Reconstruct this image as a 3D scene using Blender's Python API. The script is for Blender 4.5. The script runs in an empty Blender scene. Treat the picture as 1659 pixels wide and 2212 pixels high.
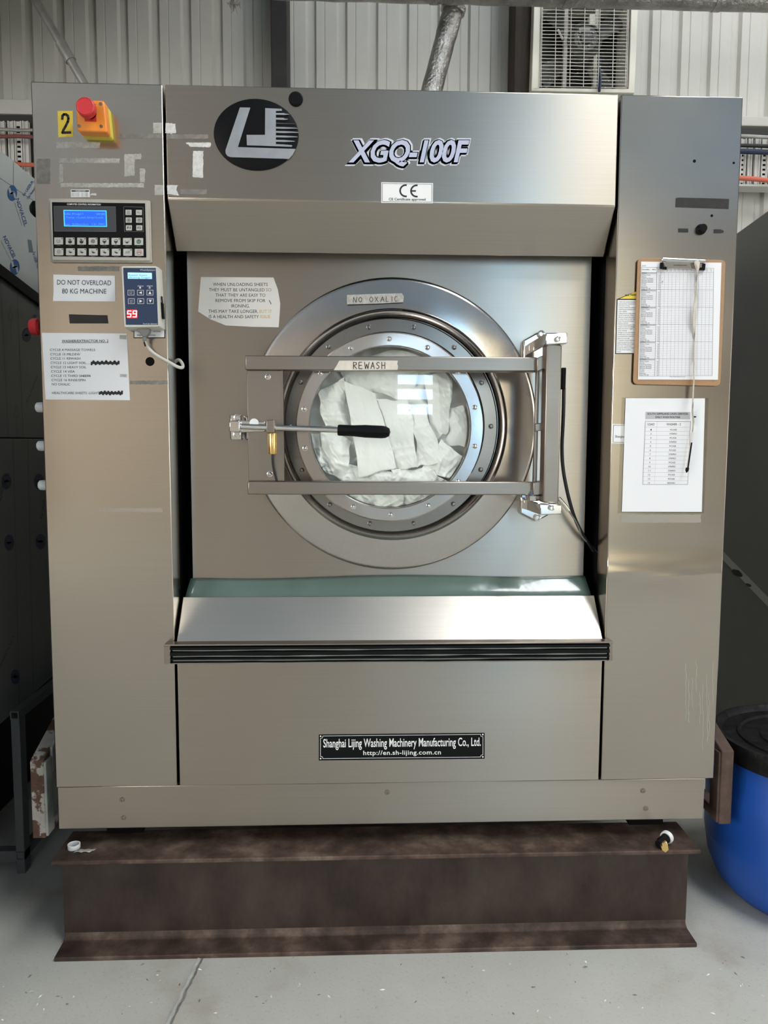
import bpy, bmesh, math, random
from mathutils import Vector, Matrix, noise
random.seed(7)
S = bpy.context.scene
COL = S.collection
# ------------------------------------------------------------------ camera
CAMP = Vector((-0.0958, -1.9649, 1.3726))
FPX = 1602.51
MROT = ((0.9992674, -0.0381111, 0.0034890), (0.0001961, -0.0860687, -0.9962892), (0.0382700, 0.9955600, -0.0859982))
Mr = [Vector(r) for r in MROT]
cd = bpy.data.cameras.new('camera')
cam = bpy.data.objects.new('camera', cd); COL.objects.link(cam)
cd.sensor_fit = 'VERTICAL'; cd.sensor_height = 24.0; cd.lens = FPX / 2212 * 24.0
cd.clip_start = 0.05; cd.clip_end = 100
m3 = Matrix((Mr[0], -Mr[1], -Mr[2])).transposed()
cam.matrix_world = Matrix.Translation(CAMP) @ m3.to_4x4()
S.camera = cam
# ------------------------------------------------------------------ exposure / world / lights
S.view_settings.view_transform = 'Standard'; S.view_settings.look = 'None'
S.view_settings.gamma = 1.0; S.view_settings.use_curve_mapping = False
S.view_settings.exposure = 0.30
w = bpy.data.worlds.new('world'); S.world = w; w.use_nodes = True
w.node_tree.nodes['Background'].inputs[0].default_value = (0.6, 0.7, 0.85, 1)
w.node_tree.nodes['Background'].inputs[1].default_value = 0.3
SKYLIGHT = 14.0          # radiance of the translucent roof sheets
SIDE = 3.2               # radiance of the light panel added in the right wall
WIN = 4.6               # radiance of the glazed openings in the front wall
# ------------------------------------------------------------------ pixel helpers: a photo pixel seen on a real plane
def ray(x, y):
    a = (x - 829.5) / FPX; b = (y - 1106.0) / FPX
    return Mr[0] * a + Mr[1] * b + Mr[2]
def aty(x, y, Y):
    d = ray(x, y); return CAMP + d * ((Y - CAMP.y) / d.y)
def atz(x, y, Z):
    d = ray(x, y); return CAMP + d * ((Z - CAMP.z) / d.z)
def atx(x, y, X):
    d = ray(x, y); return CAMP + d * ((X - CAMP.x) / d.x)
def PY(Y): return lambda p: aty(p[0], p[1], Y)
def PX(X): return lambda p: atx(p[0], p[1], X)
def crop(ox, oy, s): return lambda *pts: [(ox + x / s, oy + y / s) for x, y in pts]
# ------------------------------------------------------------------ materials
MAT = {}
def nt(name):
    m = bpy.data.materials.new(name); m.use_nodes = True
    return m, m.node_tree, m.node_tree.nodes['Principled BSDF']
def simple(name, col, rough=0.5, metal=0.0, emit=None, es=1.0, coat=0.0, spec=0.5, var=0.0, vscale=8.0, bump=0.0, bscale=60.0):
    m, t, b = nt(name)
    b.inputs['Base Color'].default_value = (*col, 1); b.inputs['Roughness'].default_value = rough
    b.inputs['Metallic'].default_value = metal; b.inputs['Coat Weight'].default_value = coat
    b.inputs['Specular IOR Level'].default_value = spec
    if emit:
        b.inputs['Emission Color'].default_value = (*emit, 1); b.inputs['Emission Strength'].default_value = es
    if var or bump:
        tc = t.nodes.new('ShaderNodeTexCoord')
    if var:
        n = t.nodes.new('ShaderNodeTexNoise'); n.inputs['Scale'].default_value = vscale; n.inputs['Detail'].default_value = 6
        t.links.new(tc.outputs['Object'], n.inputs['Vector'])
        r = t.nodes.new('ShaderNodeValToRGB')
        r.color_ramp.elements[0].position = .3; r.color_ramp.elements[1].position = .7
        r.color_ramp.elements[0].color = (*[c * (1 - var) for c in col], 1); r.color_ramp.elements[1].color = (*[min(1, c * (1 + var)) for c in col], 1)
        t.links.new(n.outputs['Fac'], r.inputs['Fac']); t.links.new(r.outputs['Color'], b.inputs['Base Color'])
    if bump:
        n2 = t.nodes.new('ShaderNodeTexNoise'); n2.inputs['Scale'].default_value = bscale; n2.inputs['Detail'].default_value = 4
        t.links.new(tc.outputs['Object'], n2.inputs['Vector'])
        bp = t.nodes.new('ShaderNodeBump'); bp.inputs['Strength'].default_value = bump; bp.inputs['Distance'].default_value = 0.01
        t.links.new(n2.outputs['Fac'], bp.inputs['Height']); t.links.new(bp.outputs['Normal'], b.inputs['Normal'])
    MAT[name] = m; return m
def steel(name, col=(0.62, 0.59, 0.55), rough=0.33, aniso=0.8, streak=(2.5, 60, 500), streakb=0.02, wave=0.0, wscale=2.2, rvar=0.06, tan=(0, 0, 1)):
    m, t, b = nt(name); L = t.links
    b.inputs['Metallic'].default_value = 1.0; b.inputs['Base Color'].default_value = (*col, 1)
    b.inputs['Anisotropic'].default_value = aniso
    cx = t.nodes.new('ShaderNodeCombineXYZ')
    for i in range(3): cx.inputs[i].default_value = tan[i]
    if aniso: L.new(cx.outputs[0], b.inputs['Tangent'])
    g = t.nodes.new('ShaderNodeNewGeometry')
    mp = t.nodes.new('ShaderNodeMapping'); mp.inputs['Scale'].default_value = streak
    L.new(g.outputs['Position'], mp.inputs['Vector'])
    n = t.nodes.new('ShaderNodeTexNoise'); n.inputs['Scale'].default_value = 1.0; n.inputs['Detail'].default_value = 3
    L.new(mp.outputs[0], n.inputs['Vector'])
    big = t.nodes.new('ShaderNodeTexNoise'); big.inputs['Scale'].default_value = 3.0; big.inputs['Detail'].default_value = 5
    L.new(g.outputs['Position'], big.inputs['Vector'])
    mr = t.nodes.new('ShaderNodeMapRange'); mr.inputs[1].default_value = .3; mr.inputs[2].default_value = .7
    mr.inputs[3].default_value = rough - rvar; mr.inputs[4].default_value = rough + rvar
    L.new(big.outputs['Fac'], mr.inputs[0]); L.new(mr.outputs[0], b.inputs['Roughness'])
    mx = t.nodes.new('ShaderNodeMixRGB'); mx.inputs[1].default_value = (*[c * .93 for c in col], 1); mx.inputs[2].default_value = (*[min(1, c * 1.07) for c in col], 1)
    L.new(n.outputs['Fac'], mx.inputs[0]); L.new(mx.outputs[0], b.inputs['Base Color'])
    bp = t.nodes.new('ShaderNodeBump'); bp.inputs['Strength'].default_value = streakb; bp.inputs['Distance'].default_value = 0.001
    L.new(n.outputs['Fac'], bp.inputs['Height']); last = bp
    if wave:
        wn = t.nodes.new('ShaderNodeTexNoise'); wn.inputs['Scale'].default_value = wscale; wn.inputs['Detail'].default_value = 1
        L.new(g.outputs['Position'], wn.inputs['Vector'])
        b2 = t.nodes.new('ShaderNodeBump'); b2.inputs['Strength'].default_value = 1.0; b2.inputs['Distance'].default_value = wave
        L.new(wn.outputs['Fac'], b2.inputs['Height']); L.new(bp.outputs[0], b2.inputs['Normal']); last = b2
    L.new(last.outputs[0], b.inputs['Normal'])
    MAT[name] = m; return m
def rampmat(name, stops, scale=6, detail=8, rough=(.6, .9), metal=0.0, bump=.3, stretch=(1, 1, 1), dist=0.004, spec=.4):
    m, t, b = nt(name); L = t.links
    g = t.nodes.new('ShaderNodeNewGeometry'); mp = t.nodes.new('ShaderNodeMapping'); mp.inputs['Scale'].default_value = stretch
    L.new(g.outputs['Position'], mp.inputs['Vector'])
    n = t.nodes.new('ShaderNodeTexNoise'); n.inputs['Scale'].default_value = scale; n.inputs['Detail'].default_value = detail; n.inputs['Roughness'].default_value = .65
    L.new(mp.outputs[0], n.inputs['Vector'])
    r = t.nodes.new('ShaderNodeValToRGB'); e = r.color_ramp.elements
    while len(e) < len(stops): e.new(.5)
    for i, (p, c) in enumerate(stops): e[i].position = p; e[i].color = (*c, 1)
    L.new(n.outputs['Fac'], r.inputs['Fac']); L.new(r.outputs['Color'], b.inputs['Base Color'])
    mr = t.nodes.new('ShaderNodeMapRange'); mr.inputs[3].default_value = rough[0]; mr.inputs[4].default_value = rough[1]
    L.new(n.outputs['Fac'], mr.inputs[0]); L.new(mr.outputs[0], b.inputs['Roughness'])
    b.inputs['Metallic'].default_value = metal; b.inputs['Specular IOR Level'].default_value = spec
    n2 = t.nodes.new('ShaderNodeTexNoise'); n2.inputs['Scale'].default_value = scale * 9; n2.inputs['Detail'].default_value = 5
    L.new(g.outputs['Position'], n2.inputs['Vector'])
    bp = t.nodes.new('ShaderNodeBump'); bp.inputs['Strength'].default_value = bump; bp.inputs['Distance'].default_value = dist
    L.new(n2.outputs['Fac'], bp.inputs['Height']); L.new(bp.outputs[0], b.inputs['Normal'])
    MAT[name] = m; return m
steel('steel', (0.43, 0.385, 0.33), .31, .85, rvar=.03)
steel('steel_col', (0.45, 0.41, 0.355), .21, 0.0, rvar=.03)
steel('steel_sill', (0.72, 0.66, 0.58), .32, .3, rvar=.03)
steel('steel_tube', (0.31, 0.27, 0.23), .36, .3, streak=(6, 300, 300))
steel('steel_disc', (0.50, 0.47, 0.44), .20, 0.0, streak=(120, 3, 120), streakb=.03, wave=.004, wscale=5)
steel('chrome', (0.72, 0.71, 0.69), .10, 0.0, streakb=0, rvar=.03)
steel('steel_dark', (0.27, 0.255, 0.235), .30, 0.0)
simple('black', (0.004, 0.004, 0.0045), .5, spec=.12)
simple('gap', (0.006, 0.006, 0.006), .9, spec=.1)
simple('rubber', (0.004, 0.0045, 0.0045), .45, spec=.12, bump=.15, bscale=40)
simple('scuff', (0.32, 0.33, 0.31), .6)
simple('blacktape', (0.020, 0.018, 0.016), .75, var=.25, vscale=60)
simple('paper', (0.76, 0.76, 0.775), .65, bump=.05, bscale=25)
simple('paper_old', (0.66, 0.64, 0.60), .6, bump=.12, bscale=14)
simple('ink', (0.015, 0.015, 0.018), .7)
simple('ink_soft', (0.055, 0.055, 0.058), .7)
simple('ink_brown', (0.30, 0.20, 0.13), .7)
simple('ink_yellow', (0.62, 0.43, 0.18), .7)
simple('grey_box', (0.45, 0.45, 0.46), .7)
simple('tape', (0.62, 0.58, 0.50), .6, var=.08, vscale=60, bump=.1)
simple('tape_res', (0.40, 0.385, 0.35), .55, var=.2, vscale=90, bump=.3, bscale=150)
simple('tape_res_dark', (0.19, 0.175, 0.155), .6, var=.25, vscale=70, bump=.2, bscale=120)
simple('tape_res_white', (0.60, 0.59, 0.56), .5, var=.15, vscale=80, bump=.3, bscale=150)
simple('orange', (0.85, 0.27, 0.035), .38)
simple('yellow_box', (0.75, 0.60, 0.06), .45)
simple('yellow', (0.76, 0.56, 0.05), .45)
simple('red', (0.60, 0.030, 0.035), .38)
simple('beige_plastic', (0.44, 0.41, 0.35), .42)
simple('white_plastic', (0.62, 0.60, 0.54), .4)
simple('navy', (0.012, 0.032, 0.085), .35)
simple('panel_black', (0.004, 0.004, 0.0045), .4, spec=.15)
simple('panel_grey', (0.045, 0.046, 0.050), .4)
simple('key', (0.50, 0.48, 0.44), .4)
simple('white', (0.78, 0.78, 0.77), .5)
simple('grey_line', (0.25, 0.25, 0.26), .5)
simple('lcd', (0.01, 0.05, 0.4), .3, emit=(0.006, 0.085, 0.88), es=1.0)
simple('lcd_edge', (0.05, 0.3, 0.8), .3, emit=(0.05, 0.42, 1.0), es=1.1)
simple('lcd_text', (0.05, 0.15, 0.6), .3, emit=(0.07, 0.24, 1.0), es=1.1)
simple('lcd_pale', (0.3, 0.5, 0.7), .3, emit=(0.30, 0.62, 0.95), es=.85)
simple('lcd_pale_ink', (0.06, 0.12, 0.25), .4)
simple('led_red', (0.5, 0.0, 0.01), .3, emit=(0.75, 0.005, 0.012), es=.9)
simple('led_digit', (1, .8, .7), .3, emit=(1.0, 0.75, 0.62), es=1.6)
simple('green_icon', (0.03, 0.12, 0.09), .5)
simple('red_icon', (0.35, 0.10, 0.09), .5)
simple('cable_grey', (0.55, 0.53, 0.48), .45)
simple('plug_grey', (0.20, 0.20, 0.195), .5)
simple('brass', (0.78, 0.52, 0.20), .22, metal=1)
simple('logo_silver', (0.36, 0.37, 0.39), .42, metal=.6, var=.12, vscale=20)
simple('lavender', (0.44, 0.47, 0.60), .4)
simple('pale_edge', (0.56, 0.58, 0.64), .4)
simple('board', (0.36, 0.21, 0.105), .55, var=.06, vscale=200)
simple('ribbon', (0.58, 0.53, 0.45), .6, var=.1, vscale=60)
simple('linen', (0.92, 0.925, 0.90), .9, bump=.08, bscale=300, spec=.2)
simple('lip_green', (0.115, 0.17, 0.145), .16, coat=.6, var=.12, vscale=6, bump=.25, bscale=7)
simple('drum_blue', (0.008, 0.072, 0.36), .42, var=.08, vscale=5)
simple('lid_black', (0.010, 0.010, 0.010), .42, var=.6, vscale=22, bump=.35, bscale=40, spec=.22)
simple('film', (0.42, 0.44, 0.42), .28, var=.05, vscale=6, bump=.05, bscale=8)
simple('film_shaded', (0.115, 0.12, 0.118), .30, var=.08, vscale=6, bump=.05, bscale=8)  # same film, darkened to put in the shade on the lower panels
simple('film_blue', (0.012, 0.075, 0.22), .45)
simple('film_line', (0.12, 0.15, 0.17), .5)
simple('film_shaded_blue', (0.012, 0.030, 0.075), .45)  # film print blue with the shade put into the colour
simple('film_shaded_line', (0.045, 0.050, 0.052), .5)  # film line print, likewise darkened for shade
simple('cab_grey', (0.135, 0.138, 0.13), .5, var=.05, vscale=4, bump=.03)
simple('cab_lit_edge', (0.34, 0.35, 0.335), .5)  # lighter than the cabinet grey, paints the light on a fold
simple('fan_cream', (0.72, 0.70, 0.60), .5, var=.05, vscale=8)
simple('fan_dark', (0.012, 0.011, 0.010), .8)
simple('fan_motor', (0.06, 0.06, 0.055), .5, var=.3, vscale=30)
simple('wire', (0.70, 0.68, 0.62), .5, bump=.5, bscale=200)
simple('strut', (0.33, 0.31, 0.27), .5, metal=.2)
simple('dust', (0.42, 0.40, 0.36), .95)
simple('galv', (0.36, 0.36, 0.34), .5, metal=.5, var=.15, vscale=20)
simple('channel', (0.62, 0.61, 0.57), .5)
simple('cable_black', (0.012, 0.012, 0.013), .5)
simple('cable_blue', (0.008, 0.018, 0.05), .5)
simple('cable_orange', (0.55, 0.13, 0.075), .5)
simple('cable_maroon', (0.20, 0.06, 0.055), .5)
simple('steel_wire', (0.55, 0.53, 0.5), .35, metal=.8)
simple('col_dark', (0.020, 0.018, 0.017), .6, var=.2, vscale=30)
rampmat('col_brown', [(.3, (0.012, 0.010, 0.009)), (.6, (0.05, 0.035, 0.024)), (.8, (0.09, 0.06, 0.04))], 8, stretch=(4, 4, .6))
rampmat('rust', [(.30, (0.018, 0.011, 0.008)), (.45, (0.050, 0.030, 0.021)), (.55, (0.088, 0.056, 0.041)), (.66, (0.16, 0.115, 0.085))], 9, bump=.35, rough=(.75, .5))
rampmat('rust_web', [(.30, (0.014, 0.009, 0.007)), (.46, (0.034, 0.021, 0.016)), (.60, (0.047, 0.034, 0.027)), (.78, (0.066, 0.050, 0.040))], 7, bump=.3, rough=(.6, .4), stretch=(1, 1, .6))
rampmat('peel', [(.42, (0.085, 0.047, 0.030)), (.50, (0.11, 0.06, 0.04)), (.53, (0.40, 0.37, 0.33)), (.75, (0.33, 0.31, 0.28))], 14, bump=.5)
rampmat('rust_bracket', [(.3, (0.05, 0.030, 0.022)), (.6, (0.095, 0.060, 0.045)), (.72, (0.13, 0.09, 0.075)), (.8, (0.30, 0.28, 0.24))], 16, bump=.4)
rampmat('foil', [(.3, (0.22, 0.21, 0.20)), (.6, (0.50, 0.49, 0.47)), (.8, (0.75, 0.74, 0.71))], 7, rough=(.25, .5), metal=.9, bump=.9, dist=.01)
rampmat('cladding', [(.3, (0.50, 0.49, 0.45)), (.7, (0.56, 0.55, 0.51))], 3, rough=(.5, .6), bump=.05)
rampmat('wall_warm', [(.3, (0.43, 0.375, 0.31)), (.7, (0.49, 0.43, 0.36))], 1.5, rough=(.6, .7), bump=.02)
rampmat('ceil', [(.3, (0.20, 0.265, 0.345)), (.7, (0.24, 0.305, 0.395))], 1.2, rough=(.5, .6), bump=.05)
def emis(name, col, s):
    m = bpy.data.materials.new(name); m.use_nodes = True; t = m.node_tree; t.nodes.clear()
    e = t.nodes.new('ShaderNodeEmission'); e.inputs[0].default_value = (*col, 1); e.inputs[1].default_value = s
    o = t.nodes.new('ShaderNodeOutputMaterial'); t.links.new(e.outputs[0], o.inputs[0]); MAT[name] = m
emis('skylight', (0.95, 0.98, 1.0), SKYLIGHT)
emis('skylight_rear', (0.97, 0.98, 1.0), SKYLIGHT * .33)
emis('win_warm', (1.0, 0.78, 0.37), WIN * .60)
emis('added_roof_cool', (0.46, 0.68, 1.0), .62)  # emitter added to tint the right column's reflection blue
emis('added_side_light', (1.0, 0.97, 0.90), SIDE)  # emitter added for more light from the front right
emis('added_left_light', (1.0, 0.97, 0.93), 8.5)  # emitter added to brighten the left edge and column
emis('win_pane', (0.56, 0.78, 1.0), 17.0)
emis('added_roof_front', (1.0, 0.97, 0.92), .5)  # emitter added overhead for more frontal light
emis('win_cool', (0.36, 0.67, 1.0), WIN * 1.3)
def glassmat(name, tint, gloss=.0, fr=1.45, alpha=0.0):
    m = bpy.data.materials.new(name); m.use_nodes = True; t = m.node_tree; t.nodes.clear(); L = t.links
    tr = t.nodes.new('ShaderNodeBsdfTransparent'); tr.inputs[0].default_value = (*tint, 1)
    gl = t.nodes.new('ShaderNodeBsdfGlossy'); gl.inputs['Roughness'].default_value = gloss
    f = t.nodes.new('ShaderNodeFresnel'); f.inputs[0].default_value = fr
    mx = t.nodes.new('ShaderNodeMixShader'); o = t.nodes.new('ShaderNodeOutputMaterial')
    gm = t.nodes.new('ShaderNodeNewGeometry'); sb = t.nodes.new('ShaderNodeMath'); sb.operation = 'SUBTRACT'; sb.inputs[0].default_value = 1.0
    L.new(gm.outputs['Backfacing'], sb.inputs[1]); mu = t.nodes.new('ShaderNodeMath'); mu.operation = 'MULTIPLY'
    L.new(f.outputs[0], mu.inputs[0]); L.new(sb.outputs[0], mu.inputs[1])
    L.new(mu.outputs[0], mx.inputs[0]); L.new(tr.outputs[0], mx.inputs[1]); L.new(gl.outputs[0], mx.inputs[2]); L.new(mx.outputs[0], o.inputs[0])
    MAT[name] = m
glassmat('glass', (0.98, 0.99, 0.98), 0.0, 1.55)
glassmat('laminate', (0.93, 0.93, 0.92), 0.12, 1.45)
def floor_mat():
    m, t, b = nt('floor'); L = t.links
    g = t.nodes.new('ShaderNodeNewGeometry')
    n = t.nodes.new('ShaderNodeTexNoise'); n.inputs['Scale'].default_value = 2.6; n.inputs['Detail'].default_value = 9; n.inputs['Roughness'].default_value = .62
    L.new(g.outputs['Position'], n.inputs['Vector'])
    r = t.nodes.new('ShaderNodeValToRGB'); e = r.color_ramp.elements
    e[0].position = .30; e[0].color = (0.39, 0.345, 0.29, 1); e[1].position = .66; e[1].color = (0.54, 0.535, 0.48, 1)
    x = e.new(.45); x.color = (0.50, 0.49, 0.44, 1)
    L.new(n.outputs['Fac'], r.inputs['Fac'])
    sp = t.nodes.new('ShaderNodeTexNoise'); sp.inputs['Scale'].default_value = 120; sp.inputs['Detail'].default_value = 2
    L.new(g.outputs['Position'], sp.inputs['Vector'])
    r2 = t.nodes.new('ShaderNodeValToRGB'); r2.color_ramp.elements[0].position = .26; r2.color_ramp.elements[0].color = (.86, .85, .82, 1)
    r2.color_ramp.elements[1].position = .42; r2.color_ramp.elements[1].color = (1, 1, 1, 1)
    L.new(sp.outputs['Fac'], r2.inputs['Fac'])
    mu = t.nodes.new('ShaderNodeMixRGB'); mu.blend_type = 'MULTIPLY'; mu.inputs[0].default_value = 1
    L.new(r.outputs[0], mu.inputs[1]); L.new(r2.outputs[0], mu.inputs[2])
    L.new(mu.outputs[0], b.inputs['Base Color'])
    b.inputs['Roughness'].default_value = .62; b.inputs['Specular IOR Level'].default_value = .3
    bp = t.nodes.new('ShaderNodeBump'); bp.inputs['Strength'].default_value = .12; bp.inputs['Distance'].default_value = .005
    L.new(sp.outputs['Fac'], bp.inputs['Height']); L.new(bp.outputs[0], b.inputs['Normal'])
    MAT['floor'] = m
floor_mat()
simple('joint', (0.20, 0.185, 0.16), .9, var=.4, vscale=30)
simple('joint_lip', (0.46, 0.46, 0.43), .8, var=.2, vscale=30)
simple('shade_roller', (0.30, 0.27, 0.24), .7)
# ------------------------------------------------------------------ glyphs of the built-in font
GL = {}
def load_glyphs(reqs):
    tmp = []
    for (c, off) in reqs:
        for body in (c, c + c):
            cu = bpy.data.curves.new('g', 'FONT'); cu.body = body; cu.size = 1.0; cu.resolution_u = 3; cu.offset = off; cu.fill_mode = 'FRONT'
            ob = bpy.data.objects.new('g', cu); COL.objects.link(ob); tmp.append((c, off, len(body), ob))
    bpy.context.view_layer.update(); dg = bpy.context.evaluated_depsgraph_get()
    tmpd = {}
    for c, off, n, ob in tmp:
        me = bpy.data.meshes.new_from_object(ob.evaluated_get(dg), depsgraph=dg)
        vs = [(v.co.x, v.co.y) for v in me.vertices]; fs = [tuple(p.vertices) for p in me.polygons]
        tmpd[(c, off, n)] = (vs, fs); bpy.data.meshes.remove(me)
    for c, off, n, ob in tmp:
        if n == 1:
            vs, fs = tmpd[(c, off, 1)]; v2 = tmpd[(c, off, 2)][0]
            adv = (max(v[0] for v in v2) - max(v[0] for v in vs)) if vs else .3
            GL[(c, off)] = (vs, fs, adv)
    for c, off, n, ob in tmp:
        cu = ob.data; bpy.data.objects.remove(ob); bpy.data.curves.remove(cu)
ASC = "ABCDEFGHIJKLMNOPQRSTUVWXYZabcdefghijklmnopqrstuvwxyz0123456789.,:/-()&+'"
load_glyphs([(c, 0.0) for c in ASC] + [(c, 0.012) for c in ASC] + [(c, o) for c in 'XGQ-100F' for o in (0.03, 0.055, 0.10)])
CAPH = max(v[1] for v in GL[('H', 0.0)][0])
# ------------------------------------------------------------------ mesh builder
ORG = {}
class MB:
    def __init__(s): s.v = []; s.f = []; s.mi = []; s.mats = []; s.sm = []
    def m(s, name):
        if name not in s.mats: s.mats.append(name)
        return s.mats.index(name)
    def add(s, vs, fs, mat, smooth=True):
        o = len(s.v); k = s.m(mat); s.v += [Vector(v) for v in vs]
        for f in fs: s.f.append(tuple(i + o for i in f)); s.mi.append(k); s.sm.append(smooth)
        return s
    def box(s, a, b, mat):
        x0, y0, z0 = a; x1, y1, z1 = b
        if x0 > x1: x0, x1 = x1, x0
        if y0 > y1: y0, y1 = y1, y0
        if z0 > z1: z0, z1 = z1, z0
        vs = [(x0, y0, z0), (x1, y0, z0), (x1, y1, z0), (x0, y1, z0), (x0, y0, z1), (x1, y0, z1), (x1, y1, z1), (x0, y1, z1)]
        return s.add(vs, [(0, 3, 2, 1), (4, 5, 6, 7), (0, 1, 5, 4), (1, 2, 6, 5), (2, 3, 7, 6), (3, 0, 4, 7)], mat)
    def prism(s, pts, ext, mat):
        """polygon of 3D points extruded along vector ext"""
        n = len(pts); P = [Vector(p) for p in pts]; Q = [p + Vector(ext) for p in P]
        nv = Vector((0, 0, 0))
        for i in range(n): nv += P[i].cross(P[(i + 1) % n])
        fl = nv.dot(Vector(ext)) > 0
        fs = []
        a = tuple(range(n)); b = tuple(range(n, 2 * n))
        fs.append(a[::-1] if fl else a); fs.append(b if fl else b[::-1])
        for i in range(n):
            j = (i + 1) % n; q = (i, j, n + j, n + i); fs.append(q if fl else q[::-1])
        return s.add(P + Q, fs, mat)
    def pxp(s, px, Y0, Y1, mat):
        """pixel polygon placed on plane y=Y0 and given thickness back to y=Y1"""
        P = [aty(x, y, Y0) for x, y in px]
        return s.prism(P, (0, Y1 - Y0, 0), mat)
    def grid(s, fn, nu, nv, mat, closed_u=False, closed_v=False):
        vs = [fn(i / (nu if closed_u else nu - 1), j / (nv if closed_v else nv - 1)) for j in range(nv) for i in range(nu)]
        fs = []
        for j in range(nv if closed_v else nv - 1):
            for i in range(nu if closed_u else nu - 1):
                i2 = (i + 1) % nu; j2 = (j + 1) % nv
                fs.append((j * nu + i, j * nu + i2, j2 * nu + i2, j2 * nu + i))
        return s.add(vs, fs, mat)
    def lathe(s, prof, c, axis, mat, n=48):
        """prof: (r, h) along axis from c; closed ends when r==0"""
        ax = Vector(axis).normalized(); u = ax.orthogonal().normalized(); vv = ax.cross(u); c = Vector(c)
        vs = []; fs = []
        for r, h in prof:
            for i in range(n):
                a = 2 * math.pi * i / n; vs.append(c + ax * h + (u * math.cos(a) + vv * math.sin(a)) * max(r, 1e-5))
        for k in range(len(prof) - 1):
            for i in range(n):
                j = (i + 1) % n; fs.append((k * n + i, k * n + j, (k + 1) * n + j, (k + 1) * n + i))
        return s.add(vs, fs, mat)
    def tube(s, pts, r, mat, n=10, cap=True, sub=0):
        P = [Vector(p) for p in pts]
        for _ in range(sub):
            Q = [P[0]]
            for a, b in zip(P, P[1:]): Q += [a * .75 + b * .25, a * .25 + b * .75]
            Q.append(P[-1]); P = Q
        vs = []; fs = []; prev = None
        for k, p in enumerate(P):
            d = (P[min(k + 1, len(P) - 1)] - P[max(k - 1, 0)]).normalized()
            if prev is None: u = d.orthogonal().normalized()
            else: u = (prev - d * prev.dot(d)).normalized()
            prev = u; w2 = d.cross(u); rr = r(k / (len(P) - 1)) if callable(r) else r
            for i in range(n):
                a = 2 * math.pi * i / n; vs.append(p + (u * math.cos(a) + w2 * math.sin(a)) * rr)
        for k in range(len(P) - 1):
            for i in range(n):
                j = (i + 1) % n; fs.append((k * n + i, k * n + j, (k + 1) * n + j, (k + 1) * n + i))
        if cap: fs += [tuple(range(n))[::-1], tuple((len(P) - 1) * n + i for i in range(n))]
        return s.add(vs, fs, mat)
    def text(s, body, p0, p1, cap, pl, mat, off=0.0, shear=0.0, sp=0.0, shift=None):
        vs = []; fs = []; x = 0.0
        for c in body:
            if c == ' ': x += .30 + sp; continue
            g = GL.get((c, off)) or GL[('-', off)]
            o = len(vs); vs += [(vx + x + vy * shear, vy) for vx, vy in g[0]]; fs += [tuple(i + o for i in f) for f in g[1]]; x += GL[(c, 0.0)][2] + sp
        if not vs: return s
        if GL.get(('-', off)) and off > .02:
            x0 = min(v[0] for v in vs) + off; x1 = max(v[0] for v in vs) - off
        else: x0 = min(v[0] for v in vs); x1 = max(v[0] for v in vs)
        P0 = pl(p0); u = (pl(p1) - P0) / (x1 - x0)
        d = Vector((p1[0] - p0[0], p1[1] - p0[1])).normalized(); up = (p0[0] + d.y * cap, p0[1] - d.x * cap)
        v = (pl(up) - P0) / CAPH
        off3 = Vector(shift) if shift else Vector((0, 0, 0))
        return s.add([P0 + u * (a - x0) + v * b + off3 for a, b in vs], fs, mat, False)
    def line(s, px, wpx, pl, mat, closed=False):
        """flat stroke along pixel polyline lying in plane pl"""
        n = len(px)
        for i in range(n if closed else n - 1):
            a = Vector(px[i]); b = Vector(px[(i + 1) % n]); d = (b - a)
            if d.length < 1e-6: continue
            d.normalize(); nn = Vector((-d.y, d.x)) * wpx / 2; e = d * wpx * .3
            s.add([pl(q) for q in (a - e - nn, b + e - nn, b + e + nn, a - e + nn)], [(0, 3, 2, 1)], mat, False)
        return s
    def poly(s, px, pl, mat):
        return s.add([pl(q) for q in px], [tuple(range(len(px)))], mat, False)
    def disc(s, c, r, pl, mat, n=20, ry=None):
        return s.poly([(c[0] + r * math.cos(2 * math.pi * i / n), c[1] + (ry or r) * math.sin(2 * math.pi * i / n)) for i in range(n)], pl, mat)
    def ring(s, c, r0, r1, pl, mat, n=24, a0=0, a1=360):
        vs = []; fs = []
        for i in range(n + 1):
            a = math.radians(a0 + (a1 - a0) * i / n)
            for r in (r0, r1): vs.append(pl((c[0] + r * math.cos(a), c[1] + r * math.sin(a))))
        for i in range(n): fs.append((2 * i, 2 * i + 2, 2 * i + 3, 2 * i + 1))
        return s.add(vs, fs, mat, False)
    def build(s, name, parent=None, bevel=0.0, seg=2, solid=0.0, fixn=True, angle=35):
        lo = Vector([min(v[i] for v in s.v) for i in range(3)]); hi = Vector([max(v[i] for v in s.v) for i in range(3)])
        o = Vector(((lo.x + hi.x) / 2, (lo.y + hi.y) / 2, lo.z))
        me = bpy.data.meshes.new(name); me.from_pydata([v - o for v in s.v], [], s.f)
        for n in s.mats: me.materials.append(MAT[n])
        me.polygons.foreach_set('material_index', s.mi); me.polygons.foreach_set('use_smooth', s.sm)
        if fixn:
            bm = bmesh.new(); bm.from_mesh(me); bmesh.ops.recalc_face_normals(bm, faces=bm.faces); bm.to_mesh(me); bm.free()
        me.update()
        try: me.set_sharp_from_angle(angle=math.radians(angle))
        except Exception: pass
        ob = bpy.data.objects.new(name, me); COL.objects.link(ob)
        ORG[ob.name] = o.copy()
        if parent is not None:
            ob.parent = parent; ob.location = o - ORG[parent.name]
        else: ob.location = o
        if solid:
            md = ob.modifiers.new('solid', 'SOLIDIFY'); md.thickness = solid; md.offset = 0
        if bevel:
            md = ob.modifiers.new('bevel', 'BEVEL'); md.width = bevel; md.segments = seg; md.limit_method = 'ANGLE'; md.angle_limit = math.radians(30); md.harden_normals = False
        return ob
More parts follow.
